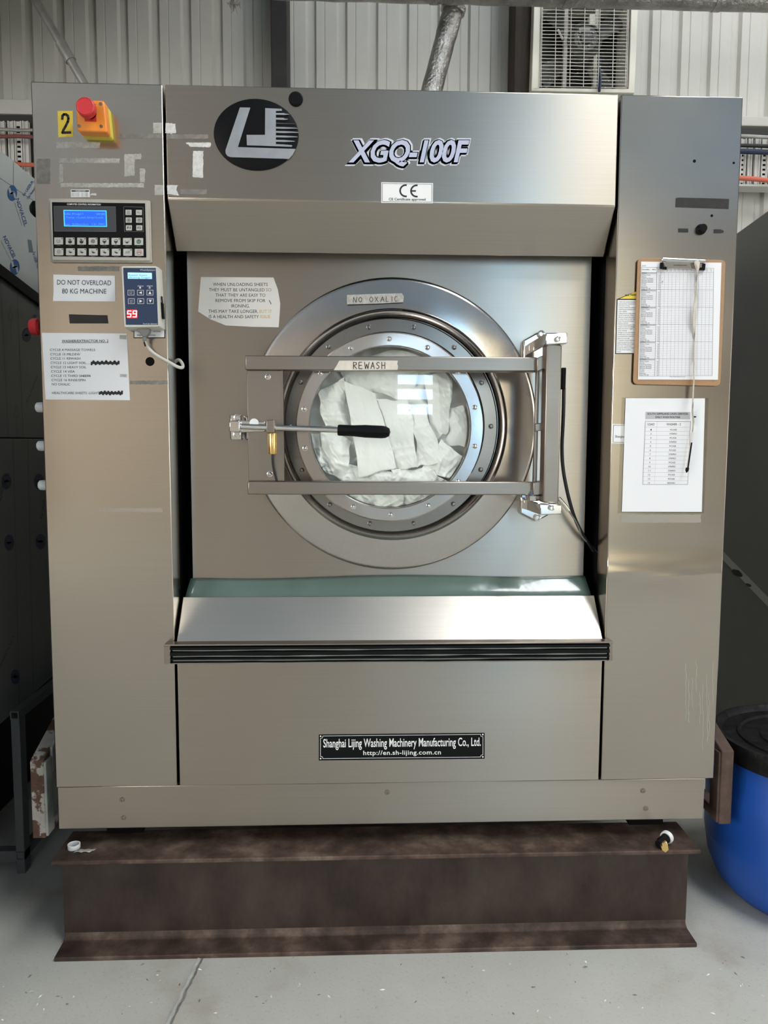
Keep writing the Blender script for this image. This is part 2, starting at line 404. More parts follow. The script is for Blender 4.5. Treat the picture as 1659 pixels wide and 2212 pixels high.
def tag(o, label, cat, group=None):
    o['label'] = label; o['category'] = cat
    if group: o['group'] = group
    return o
def thing(name, label, cat, loc, group=None):
    o = bpy.data.objects.new(name, None); COL.objects.link(o); o.location = loc; o.empty_display_size = .05
    ORG[o.name] = Vector(loc); return tag(o, label, cat, group)
def struct(o): o['kind'] = 'structure'; return o
def lbl(o, t): o['label'] = t; return o

# =================================================================== SETTING
ZB = 0.4547                      # height of the bottom edge of the front panels
ZT = ZB + 1.8246
XL, XR = -0.905, 0.905
SX0, SX1 = -0.578, 0.5835
YW = 2.5
mb = MB().box((-8, -13, -.1), (9, 3.2, 0), 'floor')
struct(mb.build('floor'))
# saw-cut joint and lip in the concrete
def joint():
    a = atz(437, 2066, 0); b = atz(360, 2225, 0); d = (b - a)
    mbj = MB(); n = 40
    P = []
    for i in range(n + 1):
        t = i / n; p = a.lerp(b, t); k = noise.noise(Vector((t * 9, 3, 1))) * .004
        P.append(p + Vector((k, 0, 0)))
    for (o, wd, mat, h) in ((-.007, .010, 'joint_lip', .003), (.003, .006, 'joint', .0008)):
        vs = []
        for i, p in enumerate(P):
            wv = wd * (1 + .6 * noise.noise(Vector((i * .6, o * 90, 7))))
            vs += [Vector((p.x + o - wv / 2, p.y, .0004)), Vector((p.x + o, p.y, h)), Vector((p.x + o + wv / 2, p.y, .0004))]
        fs = []
        for i in range(n):
            for k in range(2): fs.append((3 * i + k, 3 * i + k + 1, 3 * i + k + 4, 3 * i + k + 3))
        mbj.add(vs, fs, mat)
    return mbj
struct(joint().build('trim_1'))
# ribbed metal cladding
def cladding():
    mb = MB(); per = .1767; x = -4.2; xs = []
    x0 = aty(47, 60, YW).x - per * 12
    for k in range(45):
        b = x0 + k * per
        xs += [(b, 0), (b + .012, .022), (b + .050, .022), (b + .062, 0), (b + .105, 0), (b + .108, .004), (b + .112, 0)]
    vs = []; fs = []
    for (xx, d) in xs: vs += [(xx, YW + d, 0.0), (xx, YW + d, 6.0)]
    for i in range(len(xs) - 1): fs.append((2 * i, 2 * i + 2, 2 * i + 3, 2 * i + 1))
    mb.add(vs, fs, 'cladding', False)
    mb.box((-8, YW + .05, 0), (9, YW + .12, 6), 'cladding')
    return mb
struct(cladding().build('wall_back', fixn=False))
struct(MB().box((-8.1, -13, 0), (-8, 2.6, 6), 'wall_warm').build('wall_left'))
struct(MB().box((9, -13, 0), (9.1, 2.6, 6), 'wall_warm').build('wall_right'))
struct(MB().box((-8, -13.1, 0), (9, -13, 6), 'wall_warm').build('wall_front'))
struct(MB().box((-8, -13, 6), (9, 2.6, 6.1), 'ceil').build('ceiling'))
wn = 0
def pane(a, b, mat):
    global wn; wn += 1
    return struct(MB().box(a, b, mat).build('window_or_fill_%d' % wn))  # also names the panels added only for their light
for (x0, x1, y0, y1) in ((1.75, 2.9, -4.5, -0.6), (2.6, 4.4, .3, 2.3)):
    pane((x0, y0, 5.96), (x1, y1, 5.99), 'skylight' if y1 < 0 else 'skylight_rear')
pane((2.7, -12.99, 0.3), (3.75, -12.96, 5.6), 'win_cool')
pane((3.75, -12.99, 0.3), (4.85, -12.96, 5.6), 'win_warm')
pane((8.96, -9.5, 0.05), (8.99, -3.0, 4.8), 'added_side_light')  # added light panel in the right wall, no known opening
pane((-7.99, -11.5, 1.2), (-7.96, -4.5, 4.6), 'added_left_light')  # added light panel on the left wall
pane((-6.0, -9.6, 5.96), (-2.3, -8.2, 5.99), 'added_roof_front')  # added ceiling panel, there for its light on the front
pane((4.7, -12.6, 5.96), (8.2, -7.4, 5.99), 'added_roof_cool')  # added ceiling panel, gives the column top a blue reflection
for k in range(3):
    pane((0.75, -12.99, 2.05 + k * .30), (1.45, -12.96, 2.25 + k * .30), 'win_pane')
struct(MB().box((-8, .5, 3.32), (-.42, 1.0, 4.6), 'cab_grey').box((-8, 1.0, 4.45), (-.42, 2.6, 4.6), 'cab_grey').build('trim_8'))  # unseen duct and slab, added to keep the left wall shaded
# wall steelwork
def vcol(px0, px1, Y0, Y1, mat, n):
    a = aty(px0, 90, Y0); b = aty(px1, 90, Y0)
    return struct(MB().box((a.x, Y0, 0), (b.x, Y1, 6), mat).build('trim_%d' % n, bevel=.004))
vcol(585, 621, 2.28, 2.46, 'col_dark', 2)
vcol(1112, 1147, 2.28, 2.46, 'col_brown', 3)
mb = MB(); a = aty(30, 214, 2.40); b = aty(30, 246, 2.40)
mb.box((-4, 2.40, b.z), (aty(585, 200, 2.40).x, 2.47, a.z), 'cladding')
struct(mb.build('trim_4', bevel=.004))
mb = MB(); a = aty(1630, 251, 2.40); b = aty(1630, 272, 2.40)
mb.box((aty(1390, 200, 2.40).x, 2.40, b.z), (4, 2.47, a.z), 'cladding')
struct(mb.build('trim_5', bevel=.004))

# =================================================================== WASHING MACHINE
W = thing('washing_machine', 'large stainless steel front-loading industrial washing machine standing on a rusty steel beam', 'washing machine', (0, .6, .29))
z434 = aty(840, 437, 0).z; z_slope = aty(840, 551, .085).z
z_silltop = aty(830, 1287, .085).z; z_sillbot = aty(830, 1386, 0).z; z_bumpbot = aty(830, 1431, 0).z
G = .002
MB().box((XL, 0, ZB), (SX0 - G, .085, ZT), 'steel_col').build('left_column', W, bevel=.003)
m2 = MAT['steel_col'].copy(); m2.name = 'steel_dented'; MAT['steel_dented'] = m2
def dent(m, zc, wd, amt):
    t = m.node_tree; L = t.links; b = t.nodes['Principled BSDF']; old = b.inputs['Normal'].links[0].from_socket
    g = t.nodes.new('ShaderNodeNewGeometry'); sp = t.nodes.new('ShaderNodeSeparateXYZ'); L.new(g.outputs['Position'], sp.inputs[0])
    def M(op, a, b_):
        n = t.nodes.new('ShaderNodeMath'); n.operation = op
        for i, q in enumerate((a, b_)):
            if isinstance(q, (int, float)): n.inputs[i].default_value = q
            elif q is not None: L.new(q, n.inputs[i])
        return n.outputs[0]
    d = M('DIVIDE', M('SUBTRACT', sp.outputs['Z'], zc), wd); e = M('POWER', 2.718, M('MULTIPLY', M('MULTIPLY', d, d), -1.0))
    mp = t.nodes.new('ShaderNodeMapping'); mp.inputs['Scale'].default_value = (2.2, 1, 11); L.new(g.outputs['Position'], mp.inputs[0])
    n = t.nodes.new('ShaderNodeTexNoise'); n.inputs['Scale'].default_value = 1.6; n.inputs['Detail'].default_value = 1.5; L.new(mp.outputs[0], n.inputs[0])
    h = M('MULTIPLY', e, M('ADD', n.outputs['Fac'], .25))
    bp = t.nodes.new('ShaderNodeBump'); bp.inputs['Strength'].default_value = 1.0; bp.inputs['Distance'].default_value = amt
    L.new(h, bp.inputs['Height']); L.new(old, bp.inputs['Normal']); L.new(bp.outputs[0], b.inputs['Normal'])
dent(m2, aty(1450, 1245, 0).z, .045, .010)
rc = MB().box((SX1 + G, 0, ZB), (XR, .085, ZT), 'steel_dented').build('right_column', W, bevel=.003)
# body behind the front sheets
mb = MB()
mb.box((XL + .004, .087, ZB - .05), (XL + .02, 1.55, ZT - .004), 'steel_col'); mb.box((XR - .02, .087, ZB - .05), (XR - .004, 1.55, ZT - .004), 'steel_col')
mb.box((XL + .02, .087, ZT - .02), (XR - .02, 1.55, ZT - .004), 'steel_col'); mb.box((XL + .02, 1.53, ZB - .05), (XR - .02, 1.55, ZT - .02), 'steel_col')
mb.box((XL + .02, .087, ZB - .05), (XR - .02, 1.53, ZB - .03), 'steel_dark')
mb.build('cabinet', W)
# black sheets standing in for the unlit gap round the recess
mb = MB()
mb.box((XL + .022, .30, ZB), (XR - .022, .32, ZT - .03), 'gap')
mb.box((SX0 - .03, .088, ZB), (SX0 - .02, .30, ZT - .03), 'gap'); mb.box((SX1 + .02, .088, ZB), (SX1 + .03, .30, ZT - .03), 'gap')
mb.box((SX0, .088, z_slope + .03), (SX1, .30, z_slope + .04), 'gap')
mb.box((SX0, .12, z_silltop - .14), (SX1, .30, z_silltop - .13), 'gap')
mb.build('gap_backing', W)
# header with sloping underside
mb = MB()
sx0, sx1 = SX0 + G + .002, SX1 - G - .002
mb.prism([(sx0, 0, ZT), (sx0, 0, z434), (sx0, .083, z_slope), (sx0, .084, ZT)], (sx1 - sx0, 0, 0), 'steel')
mb.build('header_panel', W, bevel=.003)
# sloping sill
mb = MB()
mb.prism([(sx0, 0, z_sillbot), (sx0, .083, z_silltop), (sx0, .083, z_silltop - .012), (sx0, .012, z_sillbot - .01)], (sx1 - sx0, 0, 0), 'steel_sill')
mb.build('loading_sill', W, bevel=.002)
MB().box((sx0, 0, ZB), (sx1, .02, z_sillbot - .005), 'steel').build('lower_panel', W, bevel=.0025)
# plinth
pl_z0 = .334
px0 = aty(125, 1740, .008).x; px1 = aty(1521, 1730, .008).x
MB().box((px0, .008, pl_z0), (px1, .03, ZB - .0015), 'steel').build('plinth', W, bevel=.002)
mb = MB().tube([(-.8, .06, pl_z0 - .006), (px1 - .035, .06, pl_z0 - .006)], .013, 'black', 12); mb.build('base_tube', W)
for x in (-.75, .75): MB().box((x - .05, .08, .2815), (x + .05, 1.4, pl_z0 + .08), 'black').build('base_skid', W)
def screw(px, py, Y, r, parent, mat='steel_tube', name='screw', h=.004):
    p = aty(px, py, Y)
    m_ = MB().lathe([(0, 0), (r * 1.25, 0), (r * 1.25, .0012), (r, .0014), (r * .9, h), (r * .45, h), (r * .42, h - .002), (0, h - .002)], p, (0, -1, 0), mat, 20)
    return m_.build(name, parent)
for (x, y) in ((264, 1727), (836, 1711), (1389, 1708), (1395, 1746), (267, 1766)): screw(x, y, .008, .006, W)
# bumper rail
q0 = aty(357, 1410, -.02); q1 = aty(1321, 1405, -.02); zt = aty(838, 1391, -.036).z; zb = aty(838, 1432, -.036).z
mb = MB(); hh = zt - zb
prof = []
y0 = -.026
nr = 3
prof = [(0, zt - .004), (y0 + .004, zt - .004), (y0, zt - .006)]
for k, (a, b) in enumerate(((.08, .28), (.34, .60), (.66, .82), (.86, .97))):
    prof += [(y0, zt - hh * a), (y0 - .009, zt - hh * (a + .05)), (y0 - .010, zt - hh * (b - .05)), (y0, zt - hh * b)]
prof += [(y0, zb + .001), (0, zb + .001)]
bx0 = q0.x + .016; bx1 = q1.x - .010
mb.prism([(bx0, y, z) for y, z in prof], (bx1 - bx0, 0, 0), 'rubber')
bump = mb.build('bumper_strip', W, bevel=.0012)
mb = MB()
for k, f in enumerate((.31, .63, .84, .985)):
    n = 60; vs = []
    for i in range(n + 1):
        t = i / n; xx = bx0 + .006 + (bx1 - bx0 - .012) * t
        wv = .0016 * (1 + .7 * noise.noise(Vector((t * 14, k * 5, 2))))
        zz = zt - hh * f + .0012 * noise.noise(Vector((t * 6, k * 3, 9)))
        yy = y0 - .0035
        vs += [(xx, yy, zz - wv), (xx, yy - .002, zz), (xx, yy, zz + wv)]
    fs = []
    for i in range(n):
        for j in range(2): fs.append((3 * i + j, 3 * i + j + 1, 3 * i + j + 4, 3 * i + j + 3))
    mb.add(vs, fs, 'scuff')
lbl(mb.build('edge_scuff', bump, fixn=False), 'pale scuffed ridge edges')
mb = MB()
mb.box((q0.x, 0, zt - .003), (q1.x, -.034, zt + .0015), 'steel_tube')
mb.box((q0.x, 0, zb - .001), (q1.x, -.030, zb + .0015), 'steel_tube')
mb.box((q0.x, 0, zb), (q0.x + .016, -.030, zt - .002), 'steel_tube'); mb.box((q1.x - .010, 0, zb), (q1.x, -.030, zt - .002), 'steel_tube')
mb.build('bumper_channel', W, bevel=.0015)
# ---------------------------------------------------------------- recess: back panel, green lip, door
YP = .135
a = aty(408, 900, YP); b = aty(1271, 900, YP); zt_ = z_slope + .02; zb_ = aty(830, 1250, YP).z
MB().box((a.x, YP, zb_ - .03), (b.x, YP + .01, zt_), 'steel').build('recess_panel', W, bevel=.003)
mb = MB()
def lipf(u, v):
    Y = YP - .004 - .038 * v; px = (412 + (1263 - 412) * u, 1250 - 7 * u + 3 * math.sin(u * 9)); p = aty(px[0], px[1], YP - .004)
    x = p.x + (u - .5) * .022 * v
    return Vector((x, Y - .006 * math.sin(v * math.pi) * (1 + .4 * math.sin(u * 5)), p.z - .062 * v))
mb.grid(lipf, 60, 10, 'lip_green'); mb.build('drip_lip', W, solid=.004)
CX, CZ = .009, .980 + ZB
# surround disc (slightly dished) with inner rolled rim
mb = MB()
mb.lathe([(.4075, -.001), (.4075, .006), (.404, .010), (.396, .0115), (.322, .017), (.318, .023), (.312, .027), (.306, .025), (.303, .022), (.300, .006), (.296, -.010), (.240, -.012)], (CX, YP, CZ), (0, -1, 0), 'steel_disc', 128)
mb.build('door_surround', W, angle=40)
DX, DZ = -.003, .972 + ZB
# seat ring with studs, set back
mb = MB()
mb.lathe([(.300, .004), (.296, .010), (.262, .012), (.258, .004), (.257, -.01)], (CX - .004, YP, CZ - .002), (0, -1, 0), 'steel_dark', 96)
seat = mb.build('door_seat_ring', W)
def bolt(c, r, parent, mat='chrome', name='bolt'):
    return MB().lathe([(r * 1.3, 0), (r * 1.3, .001), (r, .0015), (r * .92, r * .8), (r * .6, r * 1.1), (0, r * 1.15)], c, (0, -1, 0), mat, 14).build(name, parent)
for i in range(14):
    an = 2 * math.pi * (i + .5) / 14 + .23
    bolt((CX - .004 + .280 * math.cos(an), YP - .0115, CZ - .002 + .280 * math.sin(an)), .0055, seat, 'steel_dark')
# drum mouth (dark cylinder behind the glass) 
mb = MB()
mb.lathe([(.256, -.01), (.250, .06), (.245, .075), (.226, .075)], (DX, YP, DZ), (0, -1, 0), 'steel_dark', 96); mb.build('door_bowl', W)
mb = MB(); mb.lathe([(.262, 0), (.262, -.15), (0, -.16)], (DX, YP + .005, DZ), (0, -1, 0), 'steel_dark', 64); mb.build('drum', W)
YD = .040
mb = MB()
mb.lathe([(.216, .012), (.2165, .0), (.219, -.003), (.2500, -.003), (.2535, .0), (.2535, .02), (.252, .03), (.216, .012)], (DX, YD, DZ), (0, 1, 0), 'steel_disc', 128)
ring = mb.build('door_ring', W)
for i in range(14):
    an = 2 * math.pi * (i + .5) / 14 + math.radians(78)
    bolt((DX + .2345 * math.cos(an), YD - .003, DZ + .2345 * math.sin(an)), .0055, ring)
mb = MB()
mb.lathe([(0, 0), (.2175, 0), (.2175, .008), (0, .008)], (DX, YD + .004, DZ), (0, 1, 0), 'glass', 96)
lbl(mb.build('door_glass', W), 'clear round window glass')
# door bars
YB = -.012
def bar(pts, Y0, Y1, name, mat='steel_tube', bev=.003, parent=W): return MB().pxp(pts, Y0, Y1, mat).build(name, parent, bevel=bev)
c2 = crop(480, 720, 4.1475)
top_bar = bar([(529, 767.5), (1161, 771.5), (1161, 802.5), (529.5, 798.5)], YB, YB + .04, 'door_bar')
low_bar = bar([(535, 1040), (1153, 1041), (1153, 1069.5), (534.5, 1068.5)], YB, YB + .04, 'door_bar')
lp = bar([(533, 800), (609, 800), (612, 1039), (537, 1039)], YB + .012, YB + .018, 'latch_plate', bev=.0015)
mb = MB().pxp([(608, 800), (611, 800), (614, 1039), (611, 1039)], YB + .009, YB + .03, 'steel_tube'); mb.build('plate_flange', lp)
for (x, y) in ((579, 814), (583, 1024)): bolt(aty(x, y, YB + .012), .006, lp)
# door slab behind bars tying ring to the bars
for (x, py) in ((-.17, 786), (.17, 787), (-.17, 1054), (.17, 1055)):
    z = aty(840, py, YB + .04).z
    MB().box((DX + x - .02, YB + .038, z - .011), (DX + x + .02, YD, z + .011), 'steel_dark').build('bar_spacer', W)
# latch lever
YL = -.045
mb = MB(); 
mb.pxp([(495.5, 895), (521, 895), (523, 950), (497, 951)], YL + .06, YP, 'chrome')
latch = mb.build('latch_keeper', W, bevel=.004)
for (x, y) in ((513, 902), (511.5, 939)):
    p = aty(x, y, YL + .06); MB().lathe([(0, 0), (.009, 0), (.009, .006), (.006, .007), (.005, .002), (0, .002)], p, (0, -1, 0), 'chrome', 20).build('bolt', latch)
MB().pxp([(494.5, 908.5), (518, 908.5), (518, 932.5), (494.5, 932.5)], YL + .02, YL + .06, 'chrome').build('latch_block', latch, bevel=.003)
lev = MB().tube([aty(516, 921, YL + .035), aty(735, 929, YL)], .0075, 'chrome', 16).build('lever_rod', W)
MB().pxp([(520, 908), (573, 911), (573, 932), (520, 934)], YL + .04, YB + .016, 'chrome').build('lever_guide', lev, bevel=.002)
MB().lathe([(0, 0), (.012, 0), (.012, .001), (0, .001)], aty(549, 914, YL + .039), (0, -1, 0), 'white', 24).build('white_dot', lev)
MB().pxp([(575, 908), (593, 906.5), (593, 935), (575, 935)], YL + .012, YL + .05, 'steel_tube').build('lever_clamp', lev, bevel=.002)
g0 = aty(730, 929, YL); g1 = aty(843.5, 934, YL - .012)
mb = MB(); d = (g1 - g0); Lg = d.length
mb.lathe([(0, 0), (.0135, 0), (.0145, .004), (.0145, .04), (.0165, .07), (.0165, Lg - .022), (.015, Lg - .012), (.010, Lg - .003), (0, Lg)], g0, d, 'black', 10)
lbl(mb.build('lever_grip', lev, angle=25), 'black plastic grip')
b0 = aty(588.5, 935, YL + .03); b1 = aty(588.5, 981, YL + .03)
mb = MB().lathe([(0, 0), (.0105, 0), (.0112, .002), (.0112, (b0 - b1).length - .002), (.0105, (b0 - b1).length), (0, (b0 - b1).length)], b1, (0, 0, 1), 'brass', 28)
br = mb.build('brass_sensor', W)
mb = MB().tube([b1 + Vector((0, 0, -.0)), b1 + Vector((0, 0, -.012)), aty(590, 1010, YL + .035), aty(598, 1039, YL + .045)], .003, 'cable_black', 10, sub=2); mb.build('sensor_cable', br)
# hinge post and blocks
YH = -.055
post = MB().pxp([(1181, 740), (1214.5, 745), (1206.5, 1088), (1173, 1086)], YH, YH + .045, 'steel_tube').build('hinge_post', W, bevel=.004)
for (pts) in ([(1160, 773), (1186, 762), (1186, 792), (1160, 803)], [(1152, 1042), (1176, 1038), (1176, 1068), (1152, 1070)]):
    MB().pxp(pts, YH + .025, YH + .060, 'steel_tube').build('post_link', post, bevel=.002)
MB().pxp([(1157, 915), (1180, 912), (1180, 929), (1157, 932)], YH + .03, YH + .05, 'steel_tube').build('post_link', post, bevel=.002)
MB().pxp([(1159, 800), (1166, 800), (1160, 1042), (1152, 1042)], YH + .048, YH + .062, 'steel_tube').build('inner_upright', post, bevel=.002)
def hinge(front, plate, scr, nuts):
    mb = MB().pxp(front, YH - .012, YP - .02, 'chrome'); h = mb.build('hinge_block', W, bevel=.003)
    MB().pxp(plate, YP - .022, YP + .001, 'chrome').build('hinge_plate', h, bevel=.004)
    p = aty(scr[0], scr[1], YH - .012); MB().lathe([(0, 0), (.007, 0), (.007, .009), (.0045, .010), (.004, .004), (0, .004)], p, (0, -1, 0), 'chrome', 18).build('screw', h)
    for (x, y) in nuts:
        p = aty(x, y, YP - .022); MB().lathe([(0, 0), (.010, 0), (.010, .008), (.006, .009), (.005, .003), (0, .003)], p, (0, -1, 0), 'chrome', 18).build('bolt', h)
hinge([(1179, 719), (1226, 718), (1226, 742), (1179, 745)], [(1131, 735), (1165, 716), (1190, 720), (1195, 800), (1131, 800)], (1204, 733), [(1168, 722)])
hinge([(1167, 1088), (1213, 1090), (1214, 1111), (1167, 1113)], [(1125, 1060), (1188, 1060), (1190, 1110), (1160, 1127), (1124, 1109)], (1190.5, 1097), [(1160, 1118)])
mb = MB().lathe([(.012, 0), (.020, .002), (.022, .014), (.016, .022), (.012, .03)], aty(1152, 1082, YH + .05), (0, 0, 1), 'chrome', 24); mb.build('hinge_collar', W)
# door switch and cable on the hinge side
mb = MB().pxp([(1214, 794), (1223.5, 794), (1222, 840), (1213, 840)], YH + .06, YH + .085, 'black'); sw = mb.build('door_switch', W, bevel=.002)
mb = MB().tube([aty(1218, 838, YH + .07), aty(1217, 900, YH + .07), aty(1212, 990, .06), aty(1226, 1070, .06), aty(1246, 1135, .09), aty(1282, 1190, .13)], .005, 'cable_black', 10, sub=3); mb.build('switch_cable', sw)
mb = MB().tube([aty(1207, 1076, .03), aty(1222, 1094, .03), aty(1228, 1103, .03)], .0055, 'chrome', 12); fe = mb.build('tether_ferrule', W)
mb = MB().tube([aty(1228, 1103, .03), aty(1250, 1135, .08), aty(1256, 1160, .10), aty(1275, 1176, .12), aty(1290, 1192, .14)], .0022, 'steel_wire', 8, sub=2); mb.build('tether_wire', fe)

# ---------------------------------------------------------------- badges and stickers on the washer
c6 = crop(440, 190, 6.9125)
FR = PY
ctr = (553.9, 292)
mb = MB(); P = FR(0)
cw = aty(*ctr, 0); rx = (aty(645.4, 292, 0) - aty(462.4, 292, 0)).x / 2; rz = (aty(554, 214.9, 0) - aty(554, 369, 0)).z / 2
n = 96; vs = []; fs = []
for k, (f, h) in enumerate(((1, -.0005), (1, .003), (.985, .004), (.6, .0055), (0.001, .006))):
    for i in range(n):
        an = 2 * math.pi * i / n; vs.append((cw.x + rx * f * math.cos(an), -h, cw.z + rz * f * math.sin(an)))
for k in range(4):
    for i in range(n):
        j = (i + 1) % n; fs.append((k * n + i, k * n + j, (k + 1) * n + j, (k + 1) * n + i))
mb.add(vs, fs, 'black'); logo = mb.build('logo_badge', W)
mb = MB()
mb.pxp(c6((540, 290), (695, 293), (510, 882), (1370, 910), (1330, 990), (1268, 1058), (400, 1032), (355, 1015), (328, 975), (325, 930)), -.0075, -.003, 'logo_silver')
mb.pxp(c6((918, 300), (1165, 312), (1168, 340), (1078, 343), (1078, 838), (1200, 843), (1320, 855), (1315, 878), (645, 855), (640, 700), (915, 700)), -.0075, -.003, 'logo_silver')
for y, x1, hgt in ((385, 1275, 26), (458, 1255, 28), (593, 1398, 24), (655, 1415, 26), (722, 1400, 26), (788, 1360, 28)):
    mb.pxp(c6((1076, y - hgt / 2), (1200, y - hgt / 2 + 2), (x1 - 60, y - hgt / 4 + 4), (x1, y + 4), (x1, y + 12), (1200, y + hgt / 2 + 4), (1076, y + hgt / 2)), -.007, -.003, 'logo_silver')
mb.pxp(c6((1076, 515), (1370, 535), (1370, 543), (1076, 535)), -.006, -.003, 'panel_grey')
mb.build('logo_lettering', logo)
p = aty(639, 214.6, 0); mb = MB().lathe([(.0, .0065), (.015, .006), (.018, .003), (.0185, 0)], p, (0, -1, 0), 'black', 40); mb.build('hole_plug', W)
mb = MB(); P1 = FR(-.0010)
t0, t1, cp = (754, 349), (1012, 348.5), 44
kw = dict(shear=.24, sp=-.02)
for dx, dy in ((0, 0), (-4, 3)):
    mb.text('XGQ-100F', (t0[0] + dx, t0[1] + dy), (t1[0] + dx, t1[1] + dy), cp, FR(-.0006), 'pale_edge', off=.10, **kw)
for k in range(4):
    mb.text('XGQ-100F', (t0[0] - k * 1.1, t0[1] + k * .8), (t1[0] - k * 1.1, t1[1] + k * .8), cp, FR(-.0010), 'black', off=.055, **kw)
mb.text('XGQ-100F', t0, t1, cp, FR(-.0014), 'lavender', off=.03, **kw)
mb.build('model_lettering', W, fixn=False)
mb = MB().pxp([(823.6, 393.5), (935.4, 395.6), (935, 439), (823.6, 438)], -.0008, .0, 'white')
P = FR(-.0012)
mb.line([(826, 396), (933, 398), (932.6, 436.5), (826, 435.5)], .8, P, 'ink_soft', True)
mb.ring((876.5, 412), 10.3, 14.0, P, 'ink', 24, 80, 280); mb.ring((900, 412.5), 10.3, 14.0, P, 'ink', 24, 80, 280)
mb.line([(889, 412.5), (897.5, 412.5)], 3.4, P, 'ink')
mb.text('CE Certificate approved', (840, 432.7), (919.4, 433.2), 5.2, P, 'ink', off=.012)
mb.build('certificate_sticker', W, fixn=False)
mb = MB().pxp([(688.6, 1587), (1047, 1583.3), (1047, 1639), (688.6, 1642.8)], -.0012, 0, 'panel_black')
P = FR(-.0018)
def yy(x, y): return y - (x - 688.6) * .0103
for k, (ax_, ay_) in enumerate(((692, 1591), (1043.5, 1591), (1043.5, 1639.5), (692, 1639.5))): pass
bpts = [(697.5, 1590), (1038, 1590), (1039, 1594), (1043.3, 1595), (1043.3, 1634), (1039, 1635), (1038, 1638.8), (697.5, 1638.8), (696.5, 1635), (692.3, 1634), (692.3, 1595), (696.5, 1594)]
mb.line([(x, yy(x, y)) for x, y in bpts], .9, P, 'white', True)
for x, y in ((692.6, 1590.4), (1043, 1590.4), (1043, 1638.6), (692.6, 1638.6)): mb.disc((x, yy(x, y)), 1.7, P, 'white')
mb.text('Shanghai Lijing Washing Machinery Manufacturing Co., Ltd.', (698.5, 1614.4), (1038.5, 1610.9), 17.6, P, 'white', off=.012)
mb.text('http://en.sh-lijing.com.cn', (784.8, 1630.9), (952.4, 1629.4), 9.2, P, 'white', off=.012, sp=.04)
mb.build('maker_plate', W, fixn=False)
# number sticker
mb = MB().pxp([(124.3, 239.8), (156.7, 239.4), (158.3, 295.3), (125.9, 296.3)], -.0006, 0, 'yellow')
P = FR(-.0012)
d2 = [(134.5, 257), (135, 250), (138, 247), (142.5, 247), (146.5, 250), (147.8, 256), (146.3, 263), (142, 272), (137, 281), (134.8, 286.5), (152, 286)]
mb.line(d2, 5.4, P, 'ink')
mb.build('number_sticker', W, fixn=False)
mb = MB().pxp([(152.8, 409.4), (193.2, 409.4), (193.8, 425.6), (153.2, 426)], -.0005, 0, 'white'); P = FR(-.001)
mb.poly([(154.3, 411), (192, 411), (192, 414), (154.3, 414)], P, 'ink'); mb.text('CALIBRATION', (163, 413.6), (184, 413.6), 2.2, FR(-.0013), 'white')
for k in range(3): mb.text('Date 12 345', (155, 418.3 + k * 3), (171, 418.3 + k * 3), 2, P, 'ink_soft'); mb.text('No. 7 890', (176, 418.3 + k * 3), (190, 418.3 + k * 3), 2, P, 'ink_soft')
mb.build('calibration_sticker', W, fixn=False)
# tape remnants
def residue(rects, mat, name='tape_residue', parent=W, label=None):
    mb = MB()
    for pts in rects:
        # ragged outline
        out = []
        for i in range(len(pts)):
            a = Vector(pts[i]); b = Vector(pts[(i + 1) % len(pts)]); n = max(2, int((b - a).length / 3))
            nn = Vector((-(b - a).y, (b - a).x)).normalized()
            for k in range(n):
                q = a.lerp(b, k / n); q = q + nn * (noise.noise(Vector((q.x * .35, q.y * .35, 3))) * 1.6); out.append((q.x, q.y))
        mb.pxp(out, -.0006, .0001, mat)
    o = mb.build(name, parent)
    if label: lbl(o, label)
R4 = lambda x0, y0, x1, y1: [(x0, y0), (x1, y0), (x1, y1), (x0, y1)]
residue([R4(122, 307, 216, 320)], 'tape_res', label='worn pale tape strip'); residue([R4(128, 342, 258, 352)], 'tape_res'); residue([R4(131, 395.5, 311, 404.5)], 'tape_res')
residue([R4(128, 354, 136, 394)], 'tape_res'); residue([R4(302, 364, 313, 394)], 'tape_res'); residue([[(268.5, 333), (305, 332), (305, 344), (290.5, 344), (291, 379), (269, 381)]], 'tape_res')
residue([R4(79, 343, 108, 397)], 'tape_res_dark'); residue([R4(254, 289, 350, 299)], 'tape_res_dark', label='dark strip of tape glue'); residue([R4(362, 290, 450, 300)], 'tape_res_dark')
residue([R4(331, 265, 349, 288)], 'tape_res'); residue([[(358, 265.5), (379, 267), (380, 287), (370, 289), (357, 287)]], 'tape_res_white')
residue([R4(334, 399.5, 353, 421)], 'tape_res'); residue([[(361, 400), (384, 400), (380, 410), (387, 422), (361, 419)]], 'tape_res_white')
residue([[(417, 326), (439, 326), (438.5, 384), (416, 382.5)]], 'tape_res_white', label='white rectangle of torn tape'); residue([[(401, 308), (456, 308), (454, 318), (411, 317)]], 'tape_res_white')
residue([R4(168, 575.5, 258, 585.5)], 'tape_res_dark'); residue([R4(281, 822, 362, 830)], 'tape_res_dark')
residue([R4(390, 409, 447, 420)], 'tape_res_dark')
residue([R4(128, 1, 129, 2)][:0] or [R4(196, 418, 208, 422)], 'tape_res_white')
steel('stain', (0.40, 0.36, 0.31), .42, 0.0)
steel('drip', (0.60, 0.58, 0.53), .45, 0.0)
residue([R4(1341, 1111.5, 1514, 1129)], 'stain', 'glue_stain'); residue([R4(212, 1098, 352, 1106)], 'stain', 'glue_stain')
for k in range(9):
    x0 = 1482 + k * 7.4 + random.uniform(-2, 2); y0 = random.uniform(1420, 1510); y1 = y0 + random.uniform(60, 150)
    pts = [(x0 + 3 * noise.noise(Vector((k * 3.1, q * .8, 2))), y0 + (y1 - y0) * q / 9) for q in range(10)]
    MB().line(pts, .9, FR(-.0004), 'drip').build('drip_mark', W, fixn=False)
def btape(pts, mat='blacktape'):
    mb = MB().pxp(pts, -.0008, 0, mat); mb.build('black_tape', W)
